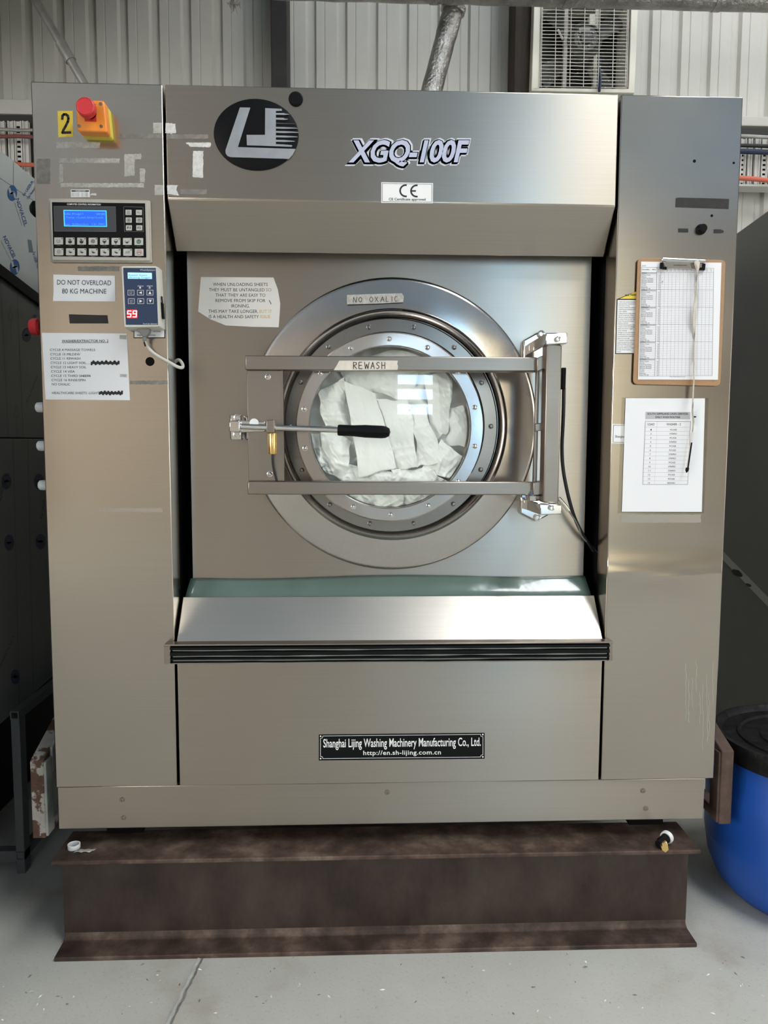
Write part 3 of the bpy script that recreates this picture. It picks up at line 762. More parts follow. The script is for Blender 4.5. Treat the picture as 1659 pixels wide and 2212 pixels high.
btape([(148.6, 678.8), (190, 680), (231.8, 681), (234, 698.6), (150.5, 698.6)])
cr = crop(1400, 400, 6.9125)
btape(cr((415, 195), (450, 185), (800, 192), (1210, 205), (1203, 355), (408, 328))); btape(cr((450, 645), (598, 648), (600, 705), (450, 703)))
btape(cr((982, 658), (1080, 658), (1130, 680), (1128, 708), (1080, 718), (980, 716)))
p = aty(1513.5, 496, 0); MB().lathe([(.0135, 0), (.0135, .004), (.011, .006), (.0105, .016), (.009, .0175), (0, .0175)], p, (0, -1, 0), 'black', 32).build('knob', W)
for (x, y, r) in ((1537.5, 466, .0035), (1500, 348, .004), (1585, 352, .003), (324, 781, .0115)):
    MB().lathe([(0, .0004), (r, .0004), (r, 0)], aty(x, y, 0), (0, -1, 0), 'gap', 24).build('screw_hole' if r < .01 else 'cable_hole', W)
# small maker label half hidden by the laminated sheet, white info label below the selector, caution label behind clipboard
c8 = crop(1300, 820, 4.621); c7 = crop(1300, 500, 4.621)
mb = MB().pxp(c8((106, 443), (300, 447), (295, 640), (100, 635)), -.0006, 0, 'white'); P = FR(-.0011)
mb.line(c8((118, 455), (290, 458), (285, 628), (112, 624)), .7, P, 'ink', True); a_, b_ = c8((133, 578), (230, 580)); mb.text('Shanghai', a_, b_, 5, P, 'ink')
mb.build('maker_label', W, fixn=False)
mb = MB().pxp([(288.5, 705), (357, 705), (357, 730.5), (288.5, 730.5)], -.0006, 0, 'ink'); mb.poly([(290.3, 705), (355, 705), (355, 728.5), (290.3, 728.5)], FR(-.001), 'white')
P = FR(-.0014); mb.text('dirooja', (331.5, 717.5), (347, 717.5), 4, P, 'ink'); mb.text('alge', (296, 725.5), (308, 725.5), 4.4, P, 'ink'); mb.text('a fitmas', (318, 725.5), (336, 725.5), 4, P, 'ink')
mb.build('information_label', W, fixn=False)
mb = MB().pxp(c7((150, 675), (345, 598), (460, 598), (460, 1225), (135, 1222)), -.0006, 0, 'ink')
mb.poly(c7((180, 672), (330, 604), (450, 604), (450, 672)), FR(-.0011), 'yellow'); mb.poly(c7((158, 684), (450, 684), (450, 1214), (143, 1214)), FR(-.0011), 'white')
P = FR(-.0016); a_, b_ = c7((235, 645), (345, 640)); mb.text('ted Note', a_, b_, 5, P, 'ink', off=.012)
rows = ['1.After the machine washing it', 'bolt should be retensioning to', 'belt wear and tear', '2.Check whether the inlet for', 'cause frequent abnormal and', 'work regularly', '3.Using interval of oiling sealing', 'oil oil to both the 2 ends oil', '500 hours, ample stem and be', 'its times, Dont ask too high', 'load of the grease pressure', 'sealing materials', '4.These consuming parts, they', '5.Check whether the drainage', 'make sure interior rugging', 'of the draining', '6.Though the shock of the machine', 'threaded bolts, anchor screws', 'the threaded bolts, shock bolts', 'make sure to be safe', '7.Transducer should repair by', 'should have good dry cond', '8.When finishing work should', 'down valve. Conventional', 'operational efficiency of mach', 'the life of the machine,', 'machine']
for i, tline in enumerate(rows):
    y = 708 + i * 19.1; x0 = 172 - i * .9; ww = min(170, 6.0 * len(tline)); a_, b_ = c7((x0, y), (x0 + ww, y)); mb.text(tline, a_, b_, 2.4, P, 'ink_soft')
mb.build('caution_label', W, fixn=False)
# ---------------------------------------------------------------- emergency stop
YE = -.052
def rrect(c4, r=4, k=5):
    """rounded quad from four pixel corners"""
    out = []
    for i in range(4):
        p = Vector(c4[i]); a = Vector(c4[i - 1]); b = Vector(c4[(i + 1) % 4])
        d0 = (a - p).normalized() * r; d1 = (b - p).normalized() * r
        for j in range(k + 1):
            t = j / k; q = (p + d0).lerp(p, t).lerp(p.lerp(p + d1, t), t); out.append((q.x, q.y))
    return out
mb = MB().pxp(rrect([(163, 216), (224.5, 216.5), (231.5, 285.5), (166, 283)], 6), YE, -.022, 'orange'); es = mb.build('stop_box', W, bevel=.003)
P0_ = [aty(x, y, YE) for x, y in rrect([(163.5, 216.5), (224, 217), (231, 285), (166.5, 282.5)], 6)]
mb = MB().prism([Vector((p.x, -.0215, p.z)) for p in P0_], (0, .0215, 0), 'yellow_box'); lbl(mb.build('box_base', es), 'yellow base half')
mb = MB().pxp([(181.5, 224), (206.5, 224), (208.5, 262.5), (183, 262)], YE - .001, YE + .001, 'red'); mb.build('red_plate', es)
for x, y in ((217.3, 224.6), (171, 272), (218.5, 273), (169, 222)):
    p = aty(x, y, YE); MB().lathe([(0, .0005), (.0022, .0005), (.0022, .0012), (.0038, .0012), (.0042, -.001)], p, (0, -1, 0), 'steel_dark', 16).build('screw', es)
p = aty(195.5, 244.5, YE)
MB().lathe([(0, .020), (.0145, .020), (.0145, 0)], p, (0, -1, 0), 'black', 28).build('button_collar', es)
MB().lathe([(.018, .016), (.022, .020), (.0225, .030), (.0215, .036), (.019, .0385), (.018, .0375), (0, .0375)], p, (0, -1, 0), 'red', 40).build('stop_button', es)
# ---------------------------------------------------------------- control panel
c5 = crop(80, 420, 4.81)
YC = -.014
mb = MB().pxp(rrect(c5((112, 38), (1172, 60), (1190, 708), (140, 702)), 3), -.008, 0, 'beige_plastic')
mb.pxp(rrect(c5((128, 54), (1156, 74), (1172, 690), (154, 684)), 3), YC, -.008, 'beige_plastic')
cp = mb.build('control_panel', W, bevel=.002)
mb = MB().pxp(c5((155, 80), (1122, 92), (1135, 655), (172, 642)), YC - .0006, YC, 'panel_black')
P = FR(YC - .0012)
mb.poly(c5((176, 124), (816, 130), (822, 384), (184, 380)), P, 'panel_grey'); mb.line(c5((174, 122), (816, 128), (822, 386), (182, 382)), .45, P, 'grey_line', True)
mb.line(c5((900, 128), (1102, 132), (1106, 388), (908, 384)), .45, P, 'grey_line', True)
a_, b_ = c5((311, 110), (661, 114)); mb.text('COMPUTER CONTROL INFORMATION', a_, b_, 3.6, P, 'white', off=.012)
for i in range(8):
    for j, (yb) in enumerate((534, 643)):
        xx = 224 + i * 119 + j * 3; a_, b_ = c5((xx - 20, yb + i * 1.0), (xx + 22, yb + i * 1.0)); mb.text(('WASH', 'SUPPLY', 'DRAIN', 'SOAK', 'SPIN', 'MANUAL', 'INLET', 'START')[(i + 3 * j) % 8], a_, b_, 1.4, P, 'grey_line')
face = mb.build('face_plate', cp, fixn=False)
mb = MB().pxp(c5((274, 161), (721, 167), (727, 336), (280, 331)), YC - .0016, YC, 'lcd_edge'); P = FR(YC - .002)
mb.poly(c5((284, 170), (713, 175), (718, 328), (290, 323)), P, 'lcd'); P = FR(YC - .0024)
for (t_, x0, x1, y) in (('Idle Prog11', 290, 478, 212), ('00:00', 618, 705, 214), ('Temp :1Load,:Stop/-Lock', 300, 690, 248), ('Lev  0/20cm3cm', 293, 535, 320), ('13/ 70C', 572, 705, 320)):
    a_, b_ = c5((x0, y), (x1, y)); mb.text(t_, a_, b_, 4.3 if y != 248 else 3.6, P, 'lcd_text')
lbl(mb.build('screen', cp, fixn=False), 'lit blue text screen')
def key(cx, cy, w_, h_, name='key'):
    (x0, y0), (x1, y1) = c5((cx - w_ / 2, cy - h_ / 2), (cx + w_ / 2, cy + h_ / 2))
    return MB().pxp(rrect([(x0, y0), (x1, y0), (x1, y1), (x0, y1)], 1), YC - .0022, YC, 'key')
P = FR(YC - .0028)
for r in range(3):
    for c in range(2):
        x, y = 950 + c * 108 + r * 2, 186 + r * 80 + c * 1.0; mb = key(x, y, 62, 54); (kx, ky), = c5((x, y))
        if r == 0:
            if c == 0: mb.line([(kx - 2.5, ky - 2.5), (kx + 2, ky - 2.5), (kx + 2, ky + 1), (kx - 2.5, ky + 1)], .6, P, 'ink_soft', True); mb.line([(kx - 4, ky + 3.2), (kx + 4, ky + 3.2)], .7, P, 'ink_soft')
            else: mb.line([(kx - 4, ky - 1.5), (kx, ky - 1.5)], .6, P, 'ink_soft'); mb.line([(kx - 4, ky + 1), (kx + 4, ky + 1)], .7, P, 'ink_soft')
        elif r == 1:
            mb.ring((kx, ky), 3.3, 4.0, P, 'ink_soft'); s_ = -1 if c == 0 else 1; mb.poly([(kx - 2, ky - s_ * 1.2), (kx + 2, ky - s_ * 1.2), (kx, ky + s_ * 2.2)], P, 'ink')
        else: mb.text('F1' if c == 0 else 'F2', (kx - 3.5, ky + 2.3), (kx + 3.5, ky + 2.3), 4.6, P, 'ink', off=.012)
        mb.build('key', cp, fixn=False)
for r in range(2):
    for c in range(8):
        x, y = 224 + c * 119 + r * 3, 483 + r * 112 + c * .9; mb = key(x, y, 90, 72); (kx, ky), = c5((x, y))
        if c < 7: mb.disc((kx + 7.4, ky - 5.2), 1.3, P, 'ink' if not (r == 0 and c == 6) else 'red_icon', 12)
        if r == 0:
            if c == 0: mb.ring((kx - .5, ky), 3.2, 4.0, P, 'ink_soft', 20, -60, 240); mb.line([(kx - .5, ky - 2), (kx - .5, ky + 1)], .6, P, 'ink_soft')
            elif c in (1, 2): mb.disc((kx, ky + 2), 3.8, P, 'ink', 16, 2.6); mb.ring((kx, ky + 1), 3.6, 4.3, P, 'ink'); mb.line([(kx - 3, ky - 5), (kx, ky - 1), (kx + (1 if c == 1 else -1), ky - 5)], 1, P, 'ink')
            elif c == 3:
                for q in (1, 2, 3, 4): mb.ring((kx, ky), q, q + .45, P, 'ink_soft')
            elif c in (4, 5): mb.ring((kx, ky - .5), 3.2, 4.0, P, 'ink'); mb.poly([(kx - 3.6, ky - .5), (kx + 3.6, ky - .5), (kx + 2, ky + 2.6), (kx - 2, ky + 2.6)], P, 'ink'); mb.line([(kx, ky + 2), (kx, ky + 5.5)], 1.6, P, 'ink')
            elif c == 6: mb.ring((kx - .5, ky), 3.4, 4.1, P, 'ink', 20, -30, 210); mb.poly([(kx - 3, ky + 1), (kx + 2, ky), (kx + 1, ky + 3), (kx - 2, ky + 3)], P, 'ink')
            else: mb.disc((kx, ky), 4.8, P, 'green_icon'); mb.ring((kx, ky), 1.8, 2.5, FR(YC - .0031), 'key', 18, -60, 240)
        else:
            if c == 0:
                for q in (1.2, 3.6): mb.ring((kx, ky), q, q + .6, P, 'ink_soft')
            elif c < 6: mb.poly([(kx - 4.5, ky - 1), (kx + 4.5, ky + .8), (kx + 1.5, ky + 3), (kx - 1.5, ky + 2.2)], P, 'ink'); mb.line([(kx - 4, ky - 2.8), (kx + 1, ky - 1.4)], .6, P, 'ink')
            elif c == 6: mb.ring((kx, ky), 3.6, 4.2, P, 'ink_soft', 12, -50, 50); mb.ring((kx, ky), 3.6, 4.2, P, 'ink_soft', 12, 130, 230); mb.ring((kx, ky), 1.4, 2, P, 'ink_soft')
            else: mb.disc((kx, ky), 5.3, P, 'red_icon'); mb.disc((kx, ky), 4.4, FR(YC - .0030), 'key'); mb.line([(kx - 4, ky + 1), (kx, ky - 1), (kx + 4, ky + 1)], 1.6, FR(YC - .0032), 'red_icon')
        o = mb.build('key', cp, fixn=False)
# ---------------------------------------------------------------- side caps, side stop, brackets
XS = XL + .004
for (x, y) in ((86, 880), (91, 963), (93, 1048)):
    p = aty(x, y, .035); p.x = XS
    MB().lathe([(.0135, 0), (.0135, .024), (.0125, .031), (.009, .034), (0, .034)], p, (-1, 0, 0), 'white', 28).build('side_cap', W)
p = aty(80, 706, .040); p.x = XS
m_ = MB().lathe([(.013, 0), (.013, .02)], p, (-1, 0, 0), 'black', 24).lathe([(.014, .016), (.0215, .022), (.0215, .036), (.018, .042), (0, .043)], p, (-1, 0, 0), 'red', 32)
lbl(m_.build('side_stop_button', W), 'red mushroom stop button')
p = aty(80, 452, .040); p.x = XS; MB().lathe([(.02, 0), (.02, .022), (.012, .030), (0, .030)], p, (-1, 0, 0), 'black', 24).build('side_knob', W)
def bracket(pxf, inner_sign, mat, matin):
    Y = .045
    tl, tr, brr, bl = [aty(x, y, Y) for x, y in pxf]
    x0, x1 = (tl.x + bl.x) / 2, (tr.x + brr.x) / 2; z1 = (tl.z + tr.z) / 2; z0 = (bl.z + brr.z) / 2
    th = .014
    mb = MB()
    # side profile in (y, z): front upright, sloping top arm, level bottom arm
    prof = [(Y, z0), (Y, z1), (Y + .45, z1 + .17), (Y + .45, z1 + .17 - .05), (Y + th, z1 - .03), (Y + th, z0 + .03), (Y + .45, z0 + .03), (Y + .45, z0)]
    mb.prism([(x0, y, z) for y, z in prof], (x1 - x0, 0, 0), mat)
    k = x1 - .002 if inner_sign > 0 else x0 + .002
    o = mb.build('side_bracket', W, bevel=.003)
    mb = MB(); mb.box((min(k, k + inner_sign * .008), Y + .004, z0 + .004), (max(k, k + inner_sign * .008), Y + .05, z1 - .006), matin)
    pr2 = [(Y + .05, z1 + .018), (Y + .45, z1 + .165), (Y + .45, z1 + .10), (Y + .05, z1 - .055)]
    mb.prism([(min(k, k + inner_sign * .008), y, z) for y, z in pr2], (.008, 0, 0), matin)
    lbl(mb.build('bracket_flange', o, bevel=.002), 'paler painted inner face of the bracket')
    # bolts plate to body
    MB().box((min(x0, XL + .02) if inner_sign > 0 else XR - .02, Y + .40, z0), (XL + .02 if inner_sign > 0 else max(x1, XR - .02), Y + .45, z1 + .1), 'rust_bracket').build('bracket_lug', o)
simple('bracket_paint', (0.36, 0.37, 0.33), .6, var=.25, vscale=20)
bracket([(63, 1645), (89, 1643), (102, 1811), (71, 1811.5)], 1, 'peel', 'bracket_paint')
bracket([(1560, 1623), (1586.5, 1622), (1579, 1781), (1552, 1781)], -1, 'rust_bracket', 'rust_bracket')

# =================================================================== BEAM
Yf = -.06; zt_b = .281; Yb = .098
bx0, bx1 = -.9015, .848
mb = MB()
yc = (Yf + Yb) / 2
mb.box((bx0, Yf, zt_b - .012), (bx1, Yb, zt_b), 'rust')
def lf(u, v):
    return Vector((bx0 + (bx1 - bx0) * u, 0, 0))
prof = [(Yf, 0), (Yb, 0), (Yb, .012), (yc + .016, .014), (yc + .008, .020), (yc + .004, .032), (yc + .004, zt_b - .012), (yc - .004, zt_b - .012), (yc - .004, .032), (yc - .008, .020), (yc - .016, .014), (Yf, .012)]
mb2 = MB().prism([(bx0, y, z) for y, z in prof], (bx1 - bx0, 0, 0), 'rust')
for i in range(len(mb2.f)):
    pass
beam = thing('steel_beam', 'rusty brown steel I-beam lying on the concrete floor under the washing machine', 'beam', (0, yc, 0))
mb.build('top_flange', beam, bevel=.003)
pw = [(yc + .004, .030), (yc + .004, zt_b - .012), (yc - .004, zt_b - .012), (yc - .004, .030)]
MB().prism([(bx0, y, z) for y, z in pw], (bx1 - bx0, 0, 0), 'rust_web').build('web', beam)
pf = [(Yf, 0), (Yb, 0), (Yb, .012), (yc + .016, .014), (yc + .008, .020), (yc + .004, .0325), (yc - .004, .0325), (yc - .008, .020), (yc - .016, .014), (Yf, .012)]
MB().prism([(bx0, y, z) for y, z in pf], (bx1 - bx0, 0, 0), 'rust').build('bottom_flange', beam, bevel=.0025)
b2 = thing('steel_beam', 'second rusty steel beam on the floor at the back under the washing machine', 'beam', (0, 1.2, 0))
MB().prism([(bx0, y + 1.2, z) for y, z in prof], (bx1 - bx0, 0, 0), 'rust').box((bx0, Yf + 1.2, zt_b - .012), (bx1, Yb + 1.2, zt_b), 'rust').build('beam_body', b2)
# ring and plug lying on the flange
p = atz(160, 1832, zt_b)
mb = MB().lathe([(.0135, 0), (.016, .0), (.0165, .001), (.0165, .012), (.0158, .0125), (.014, .0125), (.0135, .012), (.0135, 0)], p, (0, 0, 1), 'white', 36)
tag(mb.build('pipe_ring'), 'white plastic ring lying on the left end of the rusty beam', 'ring')
p = atz(176, 1840, zt_b); mb = MB()
mb.grid(lambda u, v: p + Vector(((u - .4) * .045 + v * .01, (v - .5) * .014, .0015 + .003 * abs(math.sin(u * 7 + v * 4)))), 10, 5, 'tape_res')
tag(mb.build('plastic_scrap', solid=.001), 'crumpled pale plastic scrap beside the white ring on the beam', 'scrap')
ph = thing('plug_fitting', 'black and yellow plug fitting with a white collar on the beam right end', 'fitting', atz(1432, 1826, zt_b))
p = atz(1440, 1822, zt_b) + Vector((0, 0, .018)); ax = Vector((-.75, -.6, -.1)).normalized()
MB().lathe([(.013, -.006), (.017, -.006), (.0175, 0), (.017, .006), (.0135, .006), (.0125, 0)], p, ax, 'white', 32).build('collar', ph)
MB().lathe([(.0, .0), (.0125, 0), (.0125, .030), (.010, .032), (.010, .045), (0, .045)], p, ax, 'black', 24).build('plug_body', ph)
e0 = p + ax * .034
MB().prism([e0 + Vector(v) for v in ((-.006, -.012, .004), (.012, -.014, .010), (.018, -.016, -.012), (.008, -.018, -.020), (-.002, -.016, -.014))], (.0, .012, .0), 'brass').build('key_tab', ph, bevel=.002)

# =================================================================== LINEN IN THE DRUM
cl = crop(640, 660, 3.19)
def cloth(name, pts, Y, label, seed, amp=.010, bulge=.012, n=56, dirn=None, rot=0.5, tilt=0.0):
    Y -= .010
    P = [aty(x, y, Y) for x, y in cl(*pts)]
    mb = MB(); sd = Vector((seed * 3.7, seed * 1.3, seed * 9.1))
    ca, sa = math.cos(rot), math.sin(rot)
    def fn(u, v):
        a = P[0].lerp(P[1], u).lerp(P[3].lerp(P[2], u), v)
        eu = math.sin(math.pi * u); ev = math.sin(math.pi * v)
        wob = Vector((noise.noise(Vector((v * 2.5, 0, seed))) * .010, 0, noise.noise(Vector((u * 2.5, 5, seed))) * .010))
        a = a + wob
        q = Vector((a.x * ca + a.z * sa, 0, -a.x * sa + a.z * ca))
        r1 = 1 - abs(noise.noise(Vector((q.x * 24, 0, q.z * 8)) + sd)) * 3.2
        r2 = 1 - abs(noise.noise(Vector((q.x * 18, 0, q.z * 44)) + sd * 2)) * 3.2
        r3 = 1 - abs(noise.noise(Vector((a.x * 70 + a.z * 40, 0, a.z * 45)) + sd * 3)) * 3
        sm_ = noise.noise(Vector((a.x * 13, 0, a.z * 13)) + sd)
        h = amp * (.55 * max(r1, -.4) + .38 * max(r2, -.4) + .16 * max(r3, -.4) + 1.0 * sm_) + bulge * .6 * eu * ev
        rd = math.hypot(a.x - DX, a.z - DZ)
        if rd > .215:
            k = .215 / rd; a = Vector((DX + (a.x - DX) * k, a.y + (rd - .215) * .6, DZ + (a.z - DZ) * k))
        yy_ = a.y - h + tilt * (v - .5)
        return Vector((a.x, yy_ if yy_ > YD + .022 else YD + .022 - .008 * (1 - math.exp(-(YD + .022 - yy_) / .012)), a.z))
    mb.grid(fn, n, n, 'linen')
    o = mb.build(name, solid=.0012, fixn=False, angle=180)
    return tag(o, label, 'linen', 'white linen in the drum')
# bunched load behind
mb = MB()
def back(u, v):
    r = .245 * u; an = 2 * math.pi * v
    x = DX + r * math.cos(an); z = DZ + r * math.sin(an)
    n1 = 1 - abs(noise.noise(Vector((x * 13, 2, z * 17)))) * 2; n2 = noise.noise(Vector((x * 34, 5, z * 26)))
    return Vector((x, .105 - .020 * n1 - .008 * n2 + .03 * (r / .245) ** 3, z))
mb.grid(back, 60, 160, 'linen', closed_v=True)
tag(mb.build('linen_sheet', fixn=False, angle=180, solid=.001), 'crumpled white sheet filling the back of the drum behind the other linen', 'linen', 'white linen in the drum')
cloth('linen_sheet', [(270, 400), (880, 270), (800, 690), (345, 530)], .108, 'smooth white sheet across the top of the drum window under the upper door bar', 1, .006, .02)
cloth('linen_sheet', [(330, 520), (545, 600), (700, 1120), (440, 1190)], .070, 'large white pillowcase hanging in the middle of the drum window behind the black lever grip', 2, .009, .02, rot=.2)
cloth('linen_sheet', [(550, 650), (790, 730), (835, 1110), (660, 1140)], .078, 'white cloth just right of the black lever grip, second from the left in the fan', 3, .008, .014, rot=.3)
cloth('linen_sheet', [(780, 700), (890, 690), (1000, 1085), (835, 1118)], .082, 'flat white cloth with a straight hem at the centre right of the drum window', 4, .005, .012, rot=.3)
cloth('linen_sheet', [(545, 640), (750, 655), (800, 720), (640, 765)], .074, 'white folded triangular flap above the centre of the drum window', 5, .005, .006)
cloth('linen_sheet', [(150, 590), (330, 500), (350, 840), (190, 830)], .086, 'white creased sheet at the upper left of the drum window', 6, .012, .015, rot=.1)
cloth('linen_sheet', [(180, 830), (380, 930), (350, 1230), (170, 1130)], .088, 'white creased sheet at the lower left of the drum window', 7, .012, .015, rot=-.3)
cloth('linen_sheet', [(880, 470), (1090, 450), (1045, 880), (940, 930)], .092, 'white sheet hanging at the upper right of the drum window beside the reflection', 8, .008, .015, rot=.0)
cloth('linen_sheet', [(1040, 700), (1210, 690), (1205, 980), (1035, 960)], .100, 'plain white sheet against the right rim of the drum window', 9, .004, .012)
cloth('linen_sheet', [(1000, 920), (1150, 1050), (1090, 1200), (850, 1140)], .088, 'white sheet with stacked fold edges at the lower right of the drum window', 10, .008, .012, rot=1.1)
cloth('linen_sheet', [(90, 880), (230, 890), (215, 1110), (130, 1110)], .094, 'small white cloth against the left rim of the drum window', 11, .010, .012, rot=.0)
cloth('linen_sheet', [(320, 1090), (700, 1150), (690, 1260), (300, 1260)], .086, 'white bunched cloth just above the lower door bar, left of centre', 12, .012, .015)
cloth('linen_sheet', [(650, 1130), (900, 1120), (1040, 1220), (640, 1240)], .084, 'white bunched cloth just above the lower door bar, right of centre', 13, .012, .014, rot=.9)
cloth('linen_sheet', [(300, 1290), (740, 1290), (740, 1400), (480, 1405)], .086, 'white crumpled cloth below the lower door bar, left of centre', 14, .013, .014)
cloth('linen_sheet', [(730, 1290), (960, 1280), (880, 1390), (700, 1405)], .088, 'white crumpled cloth below the lower door bar, right of centre', 15, .013, .012, rot=1.0)

# =================================================================== NOTICES
def sheet(name, px, Y, label, mat='paper', cat='notice', wavy=.0008, curl=None, n=14):
    """four-corner (or more) sheet with gentle waviness and real thickness"""
    mb = MB(); P = [aty(x, y, Y) for x, y in px]
    def fn(u, v):
        a = P[0].lerp(P[1], u).lerp(P[3].lerp(P[2], u), v)
        return a + Vector((0, -abs(wavy * noise.noise(Vector((u * 3, v * 3, P[0].x * 9)))), 0))
    mb.grid(fn, n, n, mat); return mb
def note(name, px, Y, label, lines, mat='paper', cat='notice', extra=None):
    mb = MB().pxp(px, Y, Y + .0006, mat); P = FR(Y - .0004)
    for (t_, p0, p1, cap, *k) in lines: mb.text(t_, p0, p1, cap, P, k[0] if k else 'ink', off=(k[1] if len(k) > 1 else 0.0))
    if extra: extra(mb, P)
    return tag(mb.build(name, fixn=False), label, cat)
note('paper_notice', [(115.3, 593), (180, 594.6), (248, 595.7), (249.4, 651.4), (114.3, 650.3), (115.6, 630)], -.0012, 'white paper notice reading DO NOT OVERLOAD 80 KG MACHINE on the left column', [('DO NOT OVERLOAD', (123.2, 614.6), (240, 616.2), 10.2), ('80 KG MACHINE', (134, 633.8), (229.7, 634.4), 10.2)])
def ex(mb, P):
    mb.line(c5((257, 1541), (742, 1540)), .8, P, 'ink')
    for (x0, y0, x1, y1) in ((565, 1735, 850, 1765), (650, 2048, 885, 2076)):
        out = []
        for i in range(14):
            t = i / 13; out.append((x0 + (x1 - x0) * t, (y0 if i % 2 else y1) + random.uniform(-5, 5)))
        mb.line(c5(*out), 4.0, P, 'ink'); mb.line(c5((x0, (y0 + y1) / 2), (x1, (y0 + y1) / 2 + 3)), 5, FR(-.0018), 'ink')
    mb.line(c5((455, 1886), (556, 1886)), 1.0, P, 'ink')
    mb.poly(c5((858, 1460), (930, 1462), (930, 1507), (858, 1503)), P, 'tape_res'); mb.poly(c5((862, 1867), (933, 1869), (933, 1900), (862, 1896)), P, 'tape_res')
L_ = [('WASHER/EXTRACTOR NO. 2',) + tuple(c5((257, 1536), (742, 1534))) + (5.2, 'ink', .012)]
for t_, x0, x1, y in (('CYCLE 4 MASSAGE TOWELS', 135, 603, 1626), ('CYCLE 10 MILDEW', 137, 449, 1672), ('CYCLE 11 REWASH', 139, 450, 1716), ('CYCLE 12 LIGHT SOIL......', 141, 560, 1761), ('CYCLE 13 HEAVY SOIL', 143, 512, 1806), ('CYCLE 14 VISA', 146, 392, 1851), ('CYCLE 15 THIRD SHEETS', 148, 556, 1896), ('CYCLE 16 RINSE/SPIN', 151, 503, 1940), ('NO OXALIC', 154, 343, 1984), ('HEALTHCARE SHEETS -LIGHT', 157, 645, 2074)):
    L_.append((t_,) + tuple(c5((x0, y), (x1, y + 1))) + (4.9, 'ink'))
note('paper_notice', [(90.4, 719), (273.8, 720.4), (280.6, 864.5), (98.3, 863)], -.0012, 'white paper cycle list headed WASHER/EXTRACTOR NO. 2 on the left column', L_, extra=ex)
c1 = crop(380, 540, 1.765)
L_ = []
for t_, x0, x1, y in (('WHEN UNLOADING SHEETS', 141, 350, 137), ('THEY MUST BE UNTANGLED', 126, 338, 157.5), ('THAT THEY ARE EASY TO', 151, 341, 178), ('REMOVE FROM SKIP FOR', 151, 341, 198.5), ('IRONING.', 211, 281, 219), ('THIS MAY TAKE LONGER,', 124, 313, 239.5), ('IS A HEALTH AND SAFETY', 126, 316, 260)):
    L_.append((t_,) + tuple(c1((x0, y), (x1, y + .5))) + (6.8, 'ink_soft'))
L_ += [('SO',) + tuple(c1((343, 157.5), (364, 158))) + (6.8, 'ink_brown'), ('BUT IT',) + tuple(c1((318, 240), (366, 240))) + (6.8, 'ink_yellow'), ('ISSUE',) + tuple(c1((322, 260), (360, 260))) + (6.8, 'ink_yellow')]
def ex(mb, P):
    mb.line(c1((356, 192), (363, 206)), 1.4, P, 'ink')
note('paper_notice', [(433.8, 598.4), (540, 599), (590.8, 599.5), (600, 625), (605.5, 656), (602, 707), (545, 706), (487.6, 703), (455, 690), (428, 673)], YP - .0012, 'stained curling white notice beginning WHEN UNLOADING SHEETS in the door recess', L_, 'paper_old', extra=ex)
# masking tape labels with hand lettering
def hand(mb, strokes, x0, y0, sx, sy, w_, P, mat):
    for st in strokes: mb.line([(x0 + a * sx, y0 - b * sy) for a, b in st], w_, P, mat)
HW = {'R': [[(0, 0), (0, 1), (.5, .95), (.55, .65), (.05, .5), (.6, 0)]], 'E': [[(.55, 1), (0, 1), (0, 0), (.6, 0)], [(0, .5), (.5, .52)]], 'W': [[(0, 1), (.2, 0), (.4, .7), (.62, 0), (.85, 1)]], 'A': [[(0, 0), (.35, 1), (.65, 0)], [(.12, .4), (.55, .4)]], 'S': [[(.55, .9), (.3, 1), (.05, .8), (.15, .58), (.45, .45), (.5, .2), (.25, 0), (0, .1)]], 'H': [[(0, 1), (0, 0)], [(.55, 1), (.55, 0)], [(0, .5), (.55, .55)]], 'N': [[(0, 0), (.05, 1), (.5, 0), (.6, 1)]], 'O': [[(.3, 1), (.05, .75), (0, .35), (.25, 0), (.5, .2), (.58, .65), (.3, 1)]], 'X': [[(0, 1), (.55, 0)], [(.5, 1), (0, 0)]], 'L': [[(.05, 1), (0, 0), (.45, .05)]], 'I': [[(.1, 1), (.1, 0)]], 'C': [[(.5, .9), (.2, 1), (0, .5), (.2, 0), (.5, .12)]]}
def handword(mb, word, p0, adv, h, w_, P, mat, slope=0.0, ws=1.0):
    x, y = p0
    for i, ch in enumerate(word):
        if ch != ' ': hand(mb, HW[ch], x, y, adv * ws, h, w_, P, mat)
        k = .55 if ch == 'I' else (1.15 if ch == 'W' else 1.0)
        x += adv * k; y += adv * k * slope
tp = [(733, 779), (800, 778.6), (859.7, 779), (858, 786), (860, 791), (858.5, 799), (790, 799.5), (721, 799.6), (728, 788)]
mb = MB().pxp(tp, YB - .0008, YB, 'tape'); handword(mb, 'REWASH', (763.5, 796.5), 11.9, 14, 1.5, FR(YB - .0013), 'ink')
tag(mb.build('tape_label', fixn=False), 'masking tape label hand-lettered REWASH on the upper door bar', 'label')
YT = YP - .022
mb = MB().pxp([(749.6, 637), (810, 635), (868, 633.5), (872.5, 640), (871, 653), (810, 656), (749.6, 657.5)], YT, YT + .0008, 'tape_res'); handword(mb, 'NO OXALIC', (763, 653), 11.8, 11, 1.2, FR(YT - .0006), 'ink_soft', slope=-.02, ws=1.05)
tag(mb.build('tape_label', fixn=False), 'faded tape label hand-lettered NO OXALIC on the round door surround', 'label')
